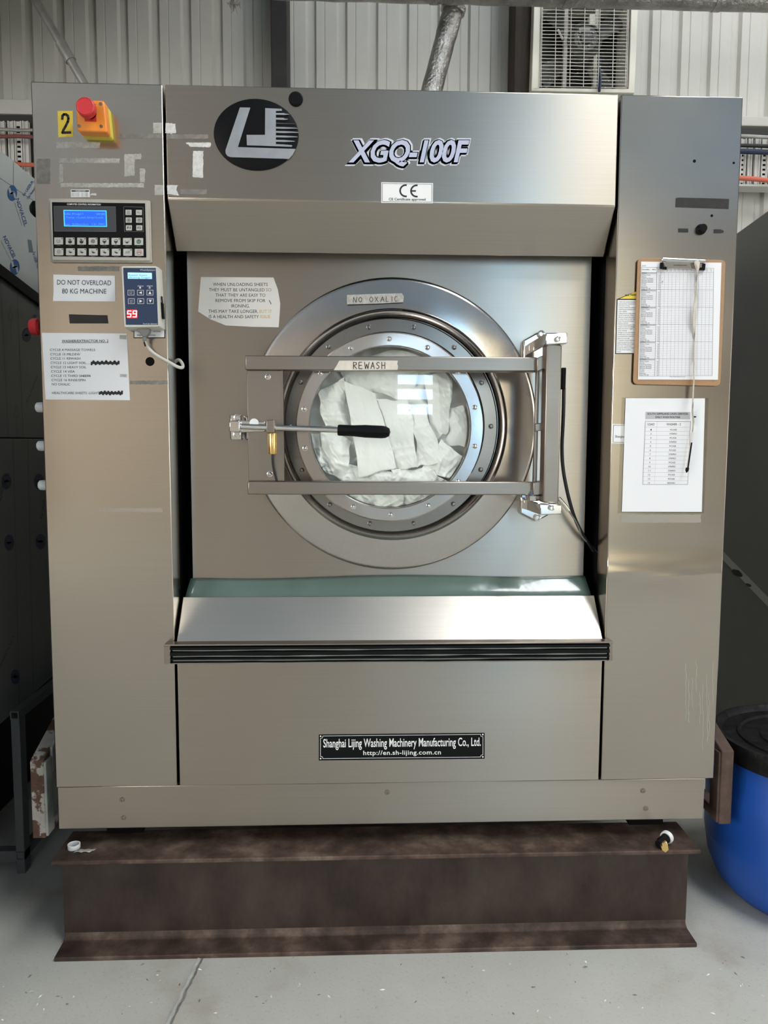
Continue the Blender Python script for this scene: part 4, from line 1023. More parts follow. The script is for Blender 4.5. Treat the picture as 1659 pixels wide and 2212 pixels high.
# laminated daily routine
lam = thing('laminated_sheet', 'laminated daily wash routine sheet with a load table on the right column', 'notice', aty(1430, 1109, -.002))
MB().pxp([(1344.4, 858.5), (1531.6, 859.4), (1521, 1109), (1335, 1109)], -.0021, -.0008, 'laminate').build('plastic_pouch', lam)
mb = MB().pxp([(1351.5, 860), (1523, 860.5), (1516, 1105.6), (1343.3, 1105.2)], -.0027, -.0022, 'paper'); P = FR(-.0031)
mb.poly(c8((437, 322), (884, 324), (882, 396), (435, 394)), P, 'grey_box'); P = FR(-.0034)
for t_, x0, x1, y in (('SOUTH GIPPSLAND LINEN SERVICES', 456, 862, 350), ('DAILY WASH ROUTINE', 535, 783, 383)):
    a_, b_ = c8((x0, y), (x1, y + 1)); mb.text(t_, a_, b_, 3.9, P, 'ink', off=.012)
mb.line(c8((435, 416), (886, 418), (858, 1047), (408, 1047)), .55, P, 'ink_soft', True)
a_, b_ = c8((458, 457), (526, 457)); mb.text('LOAD', a_, b_, 4.8, P, 'ink'); a_, b_ = c8((646, 457), (788, 457)); mb.text('WASHER - 2', a_, b_, 4.8, P, 'ink')
mb.line(c8((552, 418), (527, 1047)), .2, P, 'grey_line')
for i, t_ in enumerate('P/CASE STRIPED P/CASE STRIPED P/CASE P/CASE STRIPED STRIPED P/CASE STRIPED STRIPED P/CASE P/CASE REWASH'.split()):
    y = 508 + i * 40.9; dx = -i * 1.72; yl = 475 + i * 41
    mb.line(c8((432 - (yl - 416) * .043, yl), (884 - (yl - 416) * .044, yl + 1)), .3, P, 'grey_line')
    wx = 33 if t_ == 'P/CASE' else 37
    a_, b_ = c8((715 + dx - wx, y), (715 + dx + wx, y)); mb.text(t_, a_, b_, 3.4, P, 'ink_soft')
    nw = 5 if i < 9 else 10; a_, b_ = c8((492 + dx - nw, y), (492 + dx + nw, y)); mb.text(str(i + 1), a_, b_, 3.4, P, 'ink')
mb.build('printed_page', lam, fixn=False)
# clipboard
cbd = thing('clipboard', 'brown hardboard clipboard hanging on the right column', 'clipboard', aty(1462, 834, -.008))
YK = -.010
MB().pxp(rrect([(1378, 556.7), (1568, 561.7), (1556.4, 834), (1367.5, 830)], 11, 7), YK, YK + .0035, 'board').build('board', cbd, bevel=.001)
mb = MB().pxp(c7((600, 268), (1028, 288), (1028, 312), (980, 300), (600, 290)), YK - .016, YK - .006, 'chrome')
mb.pxp(c7((612, 285), (1020, 306), (1000, 385), (965, 380), (640, 365)), YK - .007, YK - .0045, 'chrome')
mb.tube([aty(*c7((600, 280))[0], YK - .012), aty(*c7((1030, 300))[0], YK - .012)], .005, 'chrome', 14)
clip = mb.build('clip', cbd, bevel=.001)
for pts in ([(588, 310), (615, 306), (618, 352), (650, 354), (648, 378), (584, 368)], [(1008, 322), (1036, 322), (1030, 385), (978, 382), (980, 360), (1006, 358)]):
    MB().pxp(c7(*pts), YK - .0095, YK - .004, 'black').build('clip_pad', clip)
MB().pxp(c7((785, 262), (830, 264), (838, 272), (780, 270)), YK - .01, YK, 'steel_dark').build('hang_hook', clip)
mb = MB().pxp([(1385, 565), (1558.6, 567.5), (1551, 820.3), (1378.3, 819.8)], YK - .0018, YK - .0002, 'paper'); P = FR(YK - .0023)
def fx(x, y): # table skew: left edge leans from 398 to 378
    return c7((x - (y - 358) * .0185 * (1.15 - .3 * (x - 398) / 717), y))[0]
secs = [408, 580, 752, 926, 1098, 1270, 1440]
mb.line([fx(398, 356), fx(1118, 368), fx(1118, 1438), fx(398, 1444)], .45, P, 'ink_soft', True)
for x in (550, 590): mb.line([fx(x, 356), fx(x, 1440)], .45, P, 'ink_soft')
for k in range(1, 14): mb.line([fx(590 + k * 37.7, 410), fx(590 + k * 37.7, 1438)], .28, P, 'grey_line')
days = ['MONDAY', 'TUESDAY', 'WEDNESDAY', 'THURSDAY', 'FRIDAY', 'SATURDAY']
rws = ['Pillow Cases', 'Sheets', 'Third 2nd Sheets', 'Blanket Sheet(s)', 'Blanket Sheet(s)', 'Towels', 'Towels', 'Bathmats', 'Other TM 100']
for i in range(6):
    y0 = secs[i]; mb.line([fx(398, y0), fx(1118, y0 + 3)], .5, P, 'ink_soft')
    mb.poly([fx(399, y0 + 1), fx(546, y0 + 1), fx(546, y0 + 14), fx(399, y0 + 14)], P, 'grey_box'); mb.text(days[i], fx(402, y0 + 12), fx(402 + 8 * len(days[i]), y0 + 12), 2.2, FR(YK - .0026), 'ink')
    for k in range(1, 10):
        y = y0 + k * 17.2; mb.line([fx(398, y), fx(1118, y + 2)], .25, P, 'grey_line')
        mb.text(rws[k - 1], fx(404, y + 14), fx(404 + 7 * len(rws[k - 1]), y + 14), 2.3, P, 'ink_soft'); mb.text('kg', fx(571, y + 14), fx(582, y + 14), 2, P, 'ink_soft')
mb.text('MACHINE 2 - 100KG', fx(406, 386), fx(540, 387), 2.6, P, 'ink'); mb.text('DATE', fx(403, 346), fx(440, 346), 2, P, 'ink_soft')
for k in range(14):
    for (yy_, s_) in ((384, 'Wash'), (398, 'Load')): mb.text(s_, fx(557 + k * 40, yy_), fx(582 + k * 40, yy_ + .5), 1.9, P, 'ink_soft')
mb.text('Total Wash Machine Hour', fx(695, 1454), fx(855, 1454), 1.9, P, 'ink')
mb.line(c7((590, 510), (612, 492), (602, 522)), .5, FR(YK - .0026), 'ink_soft')
tag(mb.build('record_form', fixn=False), 'printed white tally grid form held in the brown clipboard', 'form')
a_, b_ = c7((718, 342), (848, 342)); mb = MB().text('STH GIPPSLAND LINEN', a_, b_, 1.9, FR(YK - .0075), 'ink_soft'); mb.build('clip_print', clip, fixn=False)
# ribbon and pen
pts = c7((950, 300), (962, 360), (950, 420), (940, 520), (938, 640), (925, 760), (925, 860), (920, 980), (918, 1120), (915, 1280), (922, 1440), (915, 1560), (908, 1700)) + c8((905, 330), (915, 420), (905, 520))
wid = [4, 5.5, 2.2, 2.6, 5.5, 7, 7.5, 5, 3.4, 2.6, 2.4, 2.6, 3, 3.4, 3.6, 3]
mb = MB(); vs = []
for i, (p, w_) in enumerate(zip(pts, wid)):
    yk = -.030 if i < 2 else -.018 + .004 * math.sin(i)
    tw = .006 * math.sin(i * 1.3)
    vs += [aty(p[0] - w_ / 2, p[1], yk - tw), aty(p[0] + w_ / 2, p[1], yk + tw)]
mb.add(vs, [(2 * i, 2 * i + 1, 2 * i + 3, 2 * i + 2) for i in range(len(pts) - 1)], 'ribbon')
mb.pxp(c7((925, 300), (960, 285), (978, 310), (970, 370), (955, 395), (940, 350)), -.032, -.028, 'ribbon')
o = mb.build('ribbon', solid=.0008, fixn=False); tag(o, 'cream ribbon hanging from the clip of the clipboard', 'ribbon')
pen = thing('pen', 'slim dark ballpoint pen hanging tip-down from the ribbon over the laminated sheet', 'pen', aty(1484, 1020, -.02))
pa, pb = [aty(*q, -.018) for q in c8((908, 520), (856, 880))]
MB().tube([pa, pb], .0033, 'white_plastic', 12).build('barrel', pen)
pc = aty(*c8((850, 905))[0], -.018); pd_ = aty(*c8((845, 930))[0], -.018)
MB().tube([pa.lerp(pb, .3) + Vector((0, -.0012, 0)), pb + Vector((0, -.0012, 0))], .0026, 'black', 10).build('ink_tube', pen)
MB().tube([pb, pc], .0045, 'black', 12).tube([pc, pd_], lambda t: .0040 * (1 - t) + .0008, 'black', 12).build('tip', pen)
mb = MB().pxp(c8((924, 364), (945, 366), (940, 378), (926, 378)), -.012, -.004, 'black'); mb.build('end_cap', pen)

# =================================================================== FORMULA SELECTOR
fs = thing('formula_selector', 'handheld white and navy wash formula selector with a red 59 display on the left column', 'controller', aty(305, 710, -.03))
YF_ = -.050
fc = rrect([(261.5, 574), (338, 574), (344.5, 706), (268, 707.5)], 4, 5)
mb = MB(); A_ = [aty(x, y, YF_) for x, y in fc]
cen = sum(A_, Vector()) / len(A_)
def sc(P_, k, Y): return [Vector((cen.x + (p.x - cen.x) * k, Y, cen.z + (p.z - cen.z) * (1 + (k - 1) * .6))) for p in P_]
rings = [sc(A_, .97, YF_), sc(A_, 1.0, YF_ + .004), sc(A_, 1.04, YF_ + .024), sc(A_, 1.04, -.002), sc(A_, 1.03, -.001)]
n = len(A_); vs = [p for r in rings for p in r]; fsx = [tuple(range(n))[::-1]]
for k in range(len(rings) - 1):
    for i in range(n): j = (i + 1) % n; fsx.append((k * n + i, k * n + j, (k + 1) * n + j, (k + 1) * n + i))
mb.add(vs, fsx, 'white_plastic'); mb.build('housing', fs, angle=50)
cf = crop(250, 560, 8.506)
mb = MB().pxp(cf((137, 157), (735, 160), (777, 1207), (187, 1203)), YF_ - .0008, YF_ + .001, 'navy'); P = FR(YF_ - .0013)
for t_, x0, x1, y, cap in (('WashSystem', 443, 724, 212, 3.8), ('Formula Selector', 503, 765, 1196, 2.6), ('status', 400, 510, 500, 2.8), ('alarm', 572, 678, 500, 2.8)):
    a_, b_ = cf((x0, y), (x1, y + 1)); mb.text(t_, a_, b_, cap, P, 'white' if y > 300 else 'pale_edge')
(q, ), (q2, ) = cf((449, 523)), cf((624, 523)); mb.disc(q, 2.0, P, 'white'); mb.ring(q2, 1.1, 2.0, P, 'white')
fp = mb.build('face_plate', fs, fixn=False)
mb = MB().pxp(cf((219, 243), (662, 250), (665, 362), (222, 357)), YF_ - .0016, YF_, 'lcd_pale'); P = FR(YF_ - .002)
for t_, x0, x1, y in (('Rewash Sheets', 238, 575, 306), ('Waiting Trigger', 238, 650, 349)):
    a_, b_ = cf((x0, y), (x1, y)); mb.text(t_, a_, b_, 3.6, P, 'lcd_pale_ink')
lbl(mb.build('message_screen', fs, fixn=False), 'pale blue lit text screen')
for r in range(2):
    for c in range(3):
        x, y = 280 + c * 174 + r * 7, 614 + r * 156; (kx, ky), = cf((x, y)); kw_, kh_ = 6.6, 5.4
        mb = MB().pxp(rrect([(kx - kw_, ky - kh_), (kx + kw_, ky - kh_), (kx + kw_, ky + kh_), (kx - kw_, ky + kh_)], 1.2), YF_ - .0018, YF_, 'navy'); P = FR(YF_ - .0023)
        mb.line([(kx - kw_, ky - kh_), (kx + kw_, ky - kh_), (kx + kw_, ky + kh_), (kx - kw_, ky + kh_)], .75, P, 'white', True)
        if c == 0:
            mb.text('FORM' if r == 0 else 'NEXT', (kx - 3.5, ky - .6), (kx + 3.5, ky - .6), 1.7, P, 'white'); mb.text('SEL' if r == 0 else 'REPEAT', (kx - 3.5, ky + 2.8), (kx + 3.5, ky + 2.8), 1.6, P, 'white')
        elif c == 1: s_ = -1 if r == 0 else 1; mb.poly([(kx - s_ * 3, ky - 3.2), (kx + s_ * 3.4, ky), (kx - s_ * 3, ky + 3.2)], P, 'white')
        else: s_ = -1 if r == 0 else 1; mb.poly([(kx - 3.2, ky - s_ * 3), (kx + 3.2, ky - s_ * 3), (kx, ky + s_ * 3.4)], P, 'white')
        mb.build('key', fs, fixn=False)
mb = MB().pxp(rrect(cf((198, 925), (392, 922), (402, 1085), (205, 1085)), 3), YF_ - .0014, YF_, 'led_red'); P = FR(YF_ - .002)
def seg7(d, ox):
    X0, X1, Y0_, Y1_, Y2_ = ox, ox + 62, 950, 1003, 1060; sl = lambda x, y: cf((x - (y - 1000) * .07, y))[0]
    S_ = {'a': [(X0, Y0_), (X1, Y0_)], 'b': [(X1, Y0_), (X1, Y1_)], 'c': [(X1, Y1_), (X1, Y2_)], 'd': [(X0, Y2_), (X1, Y2_)], 'f': [(X0, Y0_), (X0, Y1_)], 'g': [(X0, Y1_), (X1, Y1_)]}
    for k in {'5': 'afgcd', '9': 'afgbcd'}[d]: mb.line([sl(*S_[k][0]), sl(*S_[k][1])], 1.9, P, 'led_digit')
seg7('5', 217); seg7('9', 318)
lbl(mb.build('number_display', fs, fixn=False), 'red lit 59 display')
mb = MB().pxp(cf((826, 790), (862, 800), (884, 1085), (850, 1090)), YF_ + .018, YF_ + .030, 'black'); mb.pxp(cf((832, 680), (850, 680), (860, 800), (845, 800)), YF_ + .018, YF_ + .024, 'black'); mb.build('side_stylus', fs)
Yp = YF_ + .022
mb = MB().pxp(cf((380, 1270), (620, 1275), (615, 1340), (560, 1420), (500, 1420), (420, 1340), (385, 1320)), Yp - .008, Yp + .010, 'plug_grey'); mb.build('plug', fs, bevel=.002)
cpts = [aty(*cf(q)[0], yv) for q, yv in (((530, 1410), Yp), ((532, 1500), Yp), ((570, 1600), -.022), ((700, 1740), -.015), ((960, 1880), -.010), ((1140, 1985), -.012), ((1235, 2000), -.004), ((1235, 1930), .02), ((1160, 1830), .05), ((1075, 1900), .078))]
mb = MB().tube(cpts[1:], .0042, 'cable_grey', 12, sub=3); mb.tube(cpts[:2], .0052, 'plug_grey', 12); mb.build('cable', fs)
mb = MB().tube([aty(*cf((520, 1520))[0], -.034), aty(*cf((545, 1600))[0], -.030)], .0018, 'black', 8); mb.build('cable_mark', fs)

# =================================================================== LEFT NEIGHBOUR (film-covered steel cabinet)
XN = -1.22
PN = PX(XN)
lc = thing('film_covered_cabinet', 'steel cabinet covered in printed protective film at the left edge', 'cabinet', (XN - .4, .6, 0))
def nb(y, z): return Vector((XN, y, z))
zA = atx(0, 575, XN); zB_ = atx(82, 637, XN)
e0 = atx(-60, 262, XN); 
pT0 = atx(-40, 290, XN); pT1 = atx(80, 390, XN); pF0 = atx(-40, 358, XN); pF1 = atx(80, 439, XN); pH0 = atx(-40, 545, XN); pH1 = atx(84, 640, XN); pJ0 = atx(-40, 944, XN); pJ1 = atx(112, 946, XN); pB0 = atx(-40, 1602, XN); pB1 = atx(116, 1458, XN)
def back_(p, q, y): # extend the line p->q to depth y
    t = (y - p.y) / (q.y - p.y); return p + (q - p) * t
YN0, YN1 = -.20, 1.35
def panel(name, p0, p1, q0, q1, mat, th=.02, lean=0.0, yn0=None):
    a = back_(p0, p1, YN0 - .35); b = back_(p0, p1, YN1); c = back_(q0, q1, YN1); d = back_(q0, q1, YN0 - .35)
    a = a + Vector((-lean, 0, 0)); b = b + Vector((-lean, 0, 0))
    return MB().prism([a, b, c, d], (-th, 0, 0), mat).build(name, lc, bevel=.002)
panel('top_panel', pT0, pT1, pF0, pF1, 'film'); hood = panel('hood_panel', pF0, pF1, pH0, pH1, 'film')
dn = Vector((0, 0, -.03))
sp_ = panel('side_panel', pH0 + dn, pH1 + dn, pJ0, pJ1, 'film_shaded'); lp_ = panel('lower_panel', pJ0 + Vector((0, 0, -.004)), pJ1 + Vector((0, 0, -.004)), pB0, pB1, 'film_shaded')  # these two panels use the film colour with shade put in
mb = MB(); a = back_(pH0, pH1, YN0 - .35); b = back_(pH0, pH1, YN1)
mb.prism([a, b, b + dn * 1.2, a + dn * 1.2], (.012, 0, 0), 'black'); mb.build('gap_strip', lc)  # black strip standing in for the dark gap under the hood
mb = MB().box((XN - .75, YN0 - .3, .10), (XN - .12, YN1, 1.62), 'black'); mb.build('dark_interior_box', lc)  # black box added for the dark interior and to block light
# film printing
PNo = PX(XN + .0008)
def nlogo(mb, c, r, mat, bg, ang=-15, P=PNo, asp=.62):
    ca, sa = math.cos(math.radians(ang)), math.sin(math.radians(ang))
    def tr(u, v): return (c[0] + (u * ca - v * sa) * r * asp * 1.0, c[1] + (u * sa + v * ca) * r)
    mb.poly([tr(math.cos(2 * math.pi * i / 24), math.sin(2 * math.pi * i / 24)) for i in range(24)], P, mat)
    P2 = PX(XN + .0013)
    mb.line([tr(-.42, -.75), tr(-.30, .05), tr(-.05, .0), tr(.1, -.1), tr(.35, .0), tr(.45, .72)], r * .26, P2, bg)
def ntext(mb, t_, p0, p1, cap, mat): mb.text(t_, p0, p1, cap, PNo, mat, off=.012)
cn = crop(0, 150, 2.37)
mb = MB()
nlogo(mb, (26.5, 417), 17, 'film_blue', 'film'); nlogo(mb, (32, 577), 17, 'film_blue', 'film', -10)
ntext(mb, 'NOVACEL', (34, 430), (53, 489), 7.5, 'film_blue'); ntext(mb, 'NOVACEL', (6, 512), (29, 559), 7.5, 'film_blue')
mb.line([(32, 438), (48, 488)], .5, PNo, 'film_line'); mb.line([(2, 520), (25, 566)], .5, PNo, 'film_line')
ntext(mb, 'for LASER-PL', (53, 424), (74, 392), 6, 'film_blue'); ntext(mb, 'Die Novacel', (62, 430), (78, 406), 5, 'film_blue')
ntext(mb, 'For LASER TNL', (70, 545), (80, 580), 6, 'film_blue')
mb.poly([(60, 517), (68, 519), (72, 545), (63, 545)], PNo, 'film_line')
mb.line([(29, 345), (29, 402)], .8, PNo, 'film_line')
lbl(mb.build('film_print', hood, fixn=False), 'blue printed logos on the protective film')
for (pp, items) in ((sp_, ((58, 724, 15),)), (lp_, ((14, 1040, 17), (84, 1040, 17), (20, 1172, 17), (88, 1170, 17), (33, 1462, 16)))):
    mb = MB()
    for (x, y, r) in items:
        m1 = MB(); nlogo(m1, (x, y), r, 'film_shaded_blue', 'film_shaded_line', -5); m1.build('printed_logo', pp, fixn=False)
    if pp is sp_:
        mb.line([(1, 600), (18, 944)], .7, PNo, 'film_shaded_line'); mb.line([(37, 620), (50, 944)], .7, PNo, 'film_shaded_line')
        ntext(mb, 'NOVACEL', (64, 712), (80, 680), 6, 'film_shaded_blue'); ntext(mb, 'Die No. 4 Novacel Laser', (60, 870), (82, 812), 4, 'film_shaded_line')
        for (x, y) in ((22, 690), (34, 900)): mb.line([(x + 2, y + 45), (x + 1, y), (x - 4, y), (x, y - 28), (x + 6, y), (x + 2, y)], .6, PNo, 'film_shaded_line')
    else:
        mb.line([(28, 948), (42, 1540)], .7, PNo, 'film_shaded_line'); mb.line([(60, 948), (72, 1500)], .7, PNo, 'film_shaded_line')
        ntext(mb, 'NOVACEL', (2, 1085), (10, 1045), 6, 'film_shaded_line'); ntext(mb, 'For LASER', (92, 1120), (98, 1080), 5, 'film_shaded_line'); ntext(mb, 'Novacel Die No. 4', (2, 1440), (32, 1375), 5, 'film_shaded_line')
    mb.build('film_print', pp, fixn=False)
# its support frame: square tubes, open ends to the front
def sq_tube(name, c, w_, y0, y1, mat, parent):
    x, z = c; h = w_ / 2; t = .004; mb = MB()
    mb.box((x - h, y0, z - h), (x + h, y1, z - h + t), mat).box((x - h, y0, z + h - t), (x + h, y1, z + h), mat).box((x - h, y0, z - h + t), (x - h + t, y1, z + h - t), mat).box((x + h - t, y0, z - h + t), (x + h, y1, z + h - t), mat)
    return mb.build(name, parent)
simple('frame_grey', (0.085, 0.086, 0.085), .5)
YG = .36
t0_ = aty(31, 1546, YG); t1_ = aty(40, 1724, YG)
wt = (aty(41, 1546, YG).x - aty(22, 1546, YG).x)
sq_tube('top_rail', (t0_.x, t0_.z), wt, YG, 1.3, 'frame_grey', lc)
MB().box((t0_.x - wt / 2, YG + .002, .0), (t0_.x + wt / 2, YG + .045, t0_.z - wt / 2), 'frame_grey').build('leg', lc, bevel=.002)
sq_tube('bottom_rail', (t0_.x, .06), wt, YG - .002, 1.3, 'frame_grey', lc)
MB().box((t0_.x - .9, YG + .004, .035), (t0_.x - wt / 2, YG + .04, .075), 'frame_grey').build('cross_rail', lc, bevel=.002)
MB().box((t0_.x - wt / 2, 1.2, 0), (t0_.x + wt / 2, 1.24, .55), 'frame_grey').build('leg', lc)
# =================================================================== RIGHT NEIGHBOUR (grey cabinet)
XG = 1.63
gc = thing('grey_cabinet', 'plain dark grey steel machine cabinet at the right edge', 'cabinet', (XG + .4, .7, 0))
t0_ = atx(1598, 499, XG); t1_ = atx(1659, 455, XG); s0 = atx(1567, 1197, XG); s1 = atx(1659, 1291, XG); r0 = atx(1565, 1213, XG); r1 = atx(1659, 1311, XG)
def bk(p, q, y): t = (y - p.y) / (q.y - p.y); return p + (q - p) * t
ya, yb_ = .55, 1.95
zf = lambda p, q, y: bk(p, q, y)
mb = MB().prism([zf(t0_, t1_, ya), zf(t0_, t1_, yb_), zf(s0, s1, yb_), zf(s0, s1, ya)], (.7, 0, 0), 'cab_grey'); mb.build('upper_body', gc, bevel=.004)
mb = MB().prism([zf(s0, s1, ya) + Vector((.002, 0, 0)), zf(s0, s1, yb_) + Vector((.002, 0, 0)), zf(r0, r1, yb_), zf(r0, r1, ya)], (.5, 0, 0), 'cab_lit_edge'); lbl(mb.build('edge_strip', gc), 'grey sloping edge strip with painted-in light')
a_ = zf(r0, r1, ya); b_ = zf(r0, r1, yb_); XO = Vector((.03, 0, 0))
mb = MB().prism([a_ + XO, b_ + XO, Vector((XG + .03, yb_, .12)), Vector((XG + .03, ya + .25, .12)), Vector((XG + .03, ya, .4))], (.62, 0, 0), 'cab_grey'); mb.build('lower_body', gc, bevel=.004)
mb = MB()
for (x, y, s_) in ((1592, 1238, 12), (1617, 1264, 6)):
    pts = []
    for i in range(14):
        an = 2 * math.pi * i / 14; rr = s_ * (1 + .35 * noise.noise(Vector((i * 1.7, x, 0)))); pts.append((x + rr * math.cos(an), y + rr * .55 * math.sin(an) + rr * .35 * math.cos(an)))
    mb.poly(pts, PX(XG - .001), 'col_brown')
mb.build('paint_chip', gc, fixn=False)
for y in (ya + .3, yb_ - .1):
    MB().box((XG + .05, y, 0), (XG + .1, y + .05, .13), 'frame_grey').build('foot', gc)
# =================================================================== BLUE DRUM
dc = Vector((1.305, .185, 0)); RD = .290; 
bd = thing('plastic_drum', 'blue plastic drum with a black lid standing beside the right end of the beam', 'drum', dc)
zl = aty(1560, 1572, .2).z - .028
prof = [(0, 0.004), (.20, .004), (.23, .010), (.262, .045), (.285, .10), (.295, .165), (.2965, .172), (.297, .18), (.2975, .26), (.297, .34), (.285, .37), (.283, .40), (.281, zl - .09), (.276, zl - .06), (.268, zl - .05), (.268, zl - .01)]
MB().lathe(prof, dc, (0, 0, 1), 'drum_blue', 96).build('barrel', bd, angle=50)
mb = MB().lathe([(.270, zl - .055), (.281, zl - .052), (.283, zl - .03), (.283, zl - .004), (.279, zl + .006), (.270, zl + .008), (.262, zl + .002), (.256, zl - .010), (.215, zl - .010), (.212, zl - .004), (.205, zl - .003), (.200, zl - .010), (.150, zl - .011), (.147, zl - .006), (0, zl - .005)], dc, (0, 0, 1), 'lid_black', 96)
lbl(mb.build('lid', bd), 'black screw lid with concentric ridges')
# =================================================================== BACK WALL EQUIPMENT
# exhaust fan
YX = 2.22
fan = thing('exhaust_fan', 'cream framed exhaust fan with a dusty wire grille high on the back wall', 'fan', aty(1260, 193, YX))
cfz = crop(1100, 0, 5.53)
def rail(pts): return MB().pxp(cfz(*pts), YX, YX + .24, 'fan_cream')
mb = rail([(300, -60), (380, -60), (360, 1075), (265, 1075)])
mb.pxp(cfz((265, 1045), (1500, 1060), (1500, 1112), (265, 1085)), YX, YX + .24, 'fan_cream'); mb.pxp(cfz((1462, -60), (1545, -60), (1500, 1110), (1425, 1105)), YX, YX + .24, 'fan_cream')
mb.pxp(cfz((300, -110), (1545, -110), (1545, -60), (300, -60)), YX, YX + .24, 'fan_cream'); mb.build('frame', fan, bevel=.004)
MB().pxp(cfz((360, -60), (1470, -60), (1440, 1060), (350, 1060)), YX + .22, YX + .23, 'fan_dark').build('back_plate', fan)
mb = MB(); yg = YX - .004
for i in range(26):
    y0_ = 1030 - i * 41.5; pts = []
    for k in range(13):
        t = k / 12; x = 368 + (1400 - 368) * t + (25 if y0_ < 500 else 10) * 0; x += (1030 - y0_) * (.025 if t < .5 else .03)
        y = y0_ + t * 20 + 5 * noise.noise(Vector((i * 2.1, k * .9, 4))); pts.append(aty(*cfz((x, y))[0], yg))
    mb.tube(pts, .0020, 'wire', 6)
gr = mb.build('grille', fan)
mb = MB()
for x0, x1 in ((390, 362), (402, 378), (563, 545), (746, 722), (908, 886), (1090, 1062), (1258, 1232), (1418, 1385), (1432, 1405)):
    mb.tube([aty(*cfz((x0, -60))[0], yg - .003), aty(*cfz((x1, 1040))[0], yg - .003)], .0020, 'wire', 6)
mb.build('grille_upright', gr)
mb = MB()
for k in range(160):
    i = random.randrange(26); t = random.random(); y = 1030 - i * 41.5 + t * 20; x = 370 + 1020 * t + (1030 - y) * .027
    p = aty(*cfz((x, y))[0], yg - .003); s_ = random.uniform(.002, .006)
    mb.add([p + Vector((-s_, 0, s_ * .4)), p + Vector((s_, 0, s_ * .5)), p + Vector((0, -s_, -s_)), p + Vector((0, s_ * .5, -s_ * .7))], [(0, 1, 2), (0, 2, 3), (1, 3, 2), (0, 3, 1)], 'wire')
o = mb.build('dust', fan); o['kind'] = 'stuff'
for x0, x1, wd in ((690, 660, 45), (1058, 1020, 45)): MB().pxp(cfz((x0 - wd / 2, -60), (x0 + wd / 2, -60), (x1 + wd / 2, 1040), (x1 - wd / 2, 1040)), YX + .06, YX + .085, 'strut').build('motor_strut', fan)
p = aty(*cfz((905, 480))[0], YX + .05)
mb = MB().lathe([(0, .03), (.03, .03), (.035, .02), (.065, .02), (.07, .028), (.075, .015), (.095, 0), (.10, -.03), (.10, -.1)], p, (0, -1, 0), 'fan_motor', 32)
for k in range(10):
    an = 2 * math.pi * k / 10; mb.box(p + Vector((.045 * math.cos(an) - .004, -.03, .045 * math.sin(an) - .004)), p + Vector((.045 * math.cos(an) + .004, -.02, .045 * math.sin(an) + .004)), 'strut')
mb.build('motor', fan)
MB().pxp(cfz((960, 165), (1030, 165), (1030, 295), (955, 295)), YX + .02, YX + .06, 'fan_cream').build('junction_box', fan, bevel=.006)
MB().pxp(cfz((835, 335), (965, 335), (965, 365), (835, 365)), YX + .02, YX + .05, 'strut').build('motor_clamp', fan)
for k in range(4):
    an = math.radians(35 + 90 * k); c_ = p + Vector((0, .09, 0)); u_ = Vector((math.cos(an), 0, math.sin(an))); v_ = Vector((-math.sin(an), 0, math.cos(an)))
    MB().prism([c_ + u_ * .09 + v_ * .03, c_ + u_ * .27 + v_ * .07 + Vector((0, .02, 0)), c_ + u_ * .28 - v_ * .05 - Vector((0, .02, 0)), c_ + u_ * .09 - v_ * .03], (0, .004, 0), 'fan_motor').build('blade', fan)
mb = MB().tube([aty(*cfz((580, 350))[0], YX + .03), aty(*cfz((640, 470))[0], YX + .05)], .006, 'wire', 8); mb.build('pull_rod', fan)
mb = MB().tube([aty(*cfz((1080, 700))[0], YX + .01), aty(*cfz((1075, 850))[0], YX), aty(*cfz((1090, 950))[0], YX - .01), aty(*cfz((1075, 1090))[0], YX - .02)], .008, 'cable_blue', 8, sub=1); mb.build('flex', fan)
# foil wrapped pipes
YQ = 1.75
mb = MB(); q = []
for k in range(90):
    t = k / 89; x = -500 + (2700 + 500) * t; yb = -6 + 30 * (x - 500) / 1159
    p = aty(x, yb, YQ); q.append(p + Vector((0, 0, .062)))
mb.tube(q, lambda t: .062 * (1 + .05 * noise.noise(Vector((t * 90, 0, 0)))), 'foil', 20)
for k in (40, 48, 57, 63): mb.tube([q[k] - Vector((.02, 0, 0)), q[k] + Vector((.02, 0, 0))], .0655, 'foil', 20)
tag(mb.build('foil_pipe'), 'silver foil-wrapped pipe running level across the top of the picture', 'pipe')
mb = MB(); a = aty(982, 8, YQ + .13); b = aty(934, 192, YQ + .15); c_ = aty(915, 262, YQ + .15)
ps = [a.lerp(c_, i / 16) for i in range(17)]
mb.tube(ps, lambda t: .052 * (1 + .07 * noise.noise(Vector((t * 18, 3, 0)))), 'foil', 18)
mb.tube([a.lerp(b, .03), a.lerp(b, .10)], .062, 'foil', 18)
tag(mb.build('foil_pipe'), 'silver foil-wrapped branch pipe slanting down behind the washing machine', 'pipe')
# conduit on the left
YV = 1.9
a = aty(62, -25, YV); b = aty(180, 178, YV); c_ = a + (b - a) * 1.6
mb = MB().tube([a, c_], .021, 'galv', 16)
co = tag(mb.build('conduit_pipe'), 'thin grey steel pipe slanting across the wall at the upper left', 'pipe')
MB().tube([a.lerp(b, .58), a.lerp(b, .60), a.lerp(b, .75), a.lerp(b, .77)], .027, 'galv', 16).build('coupling', co)
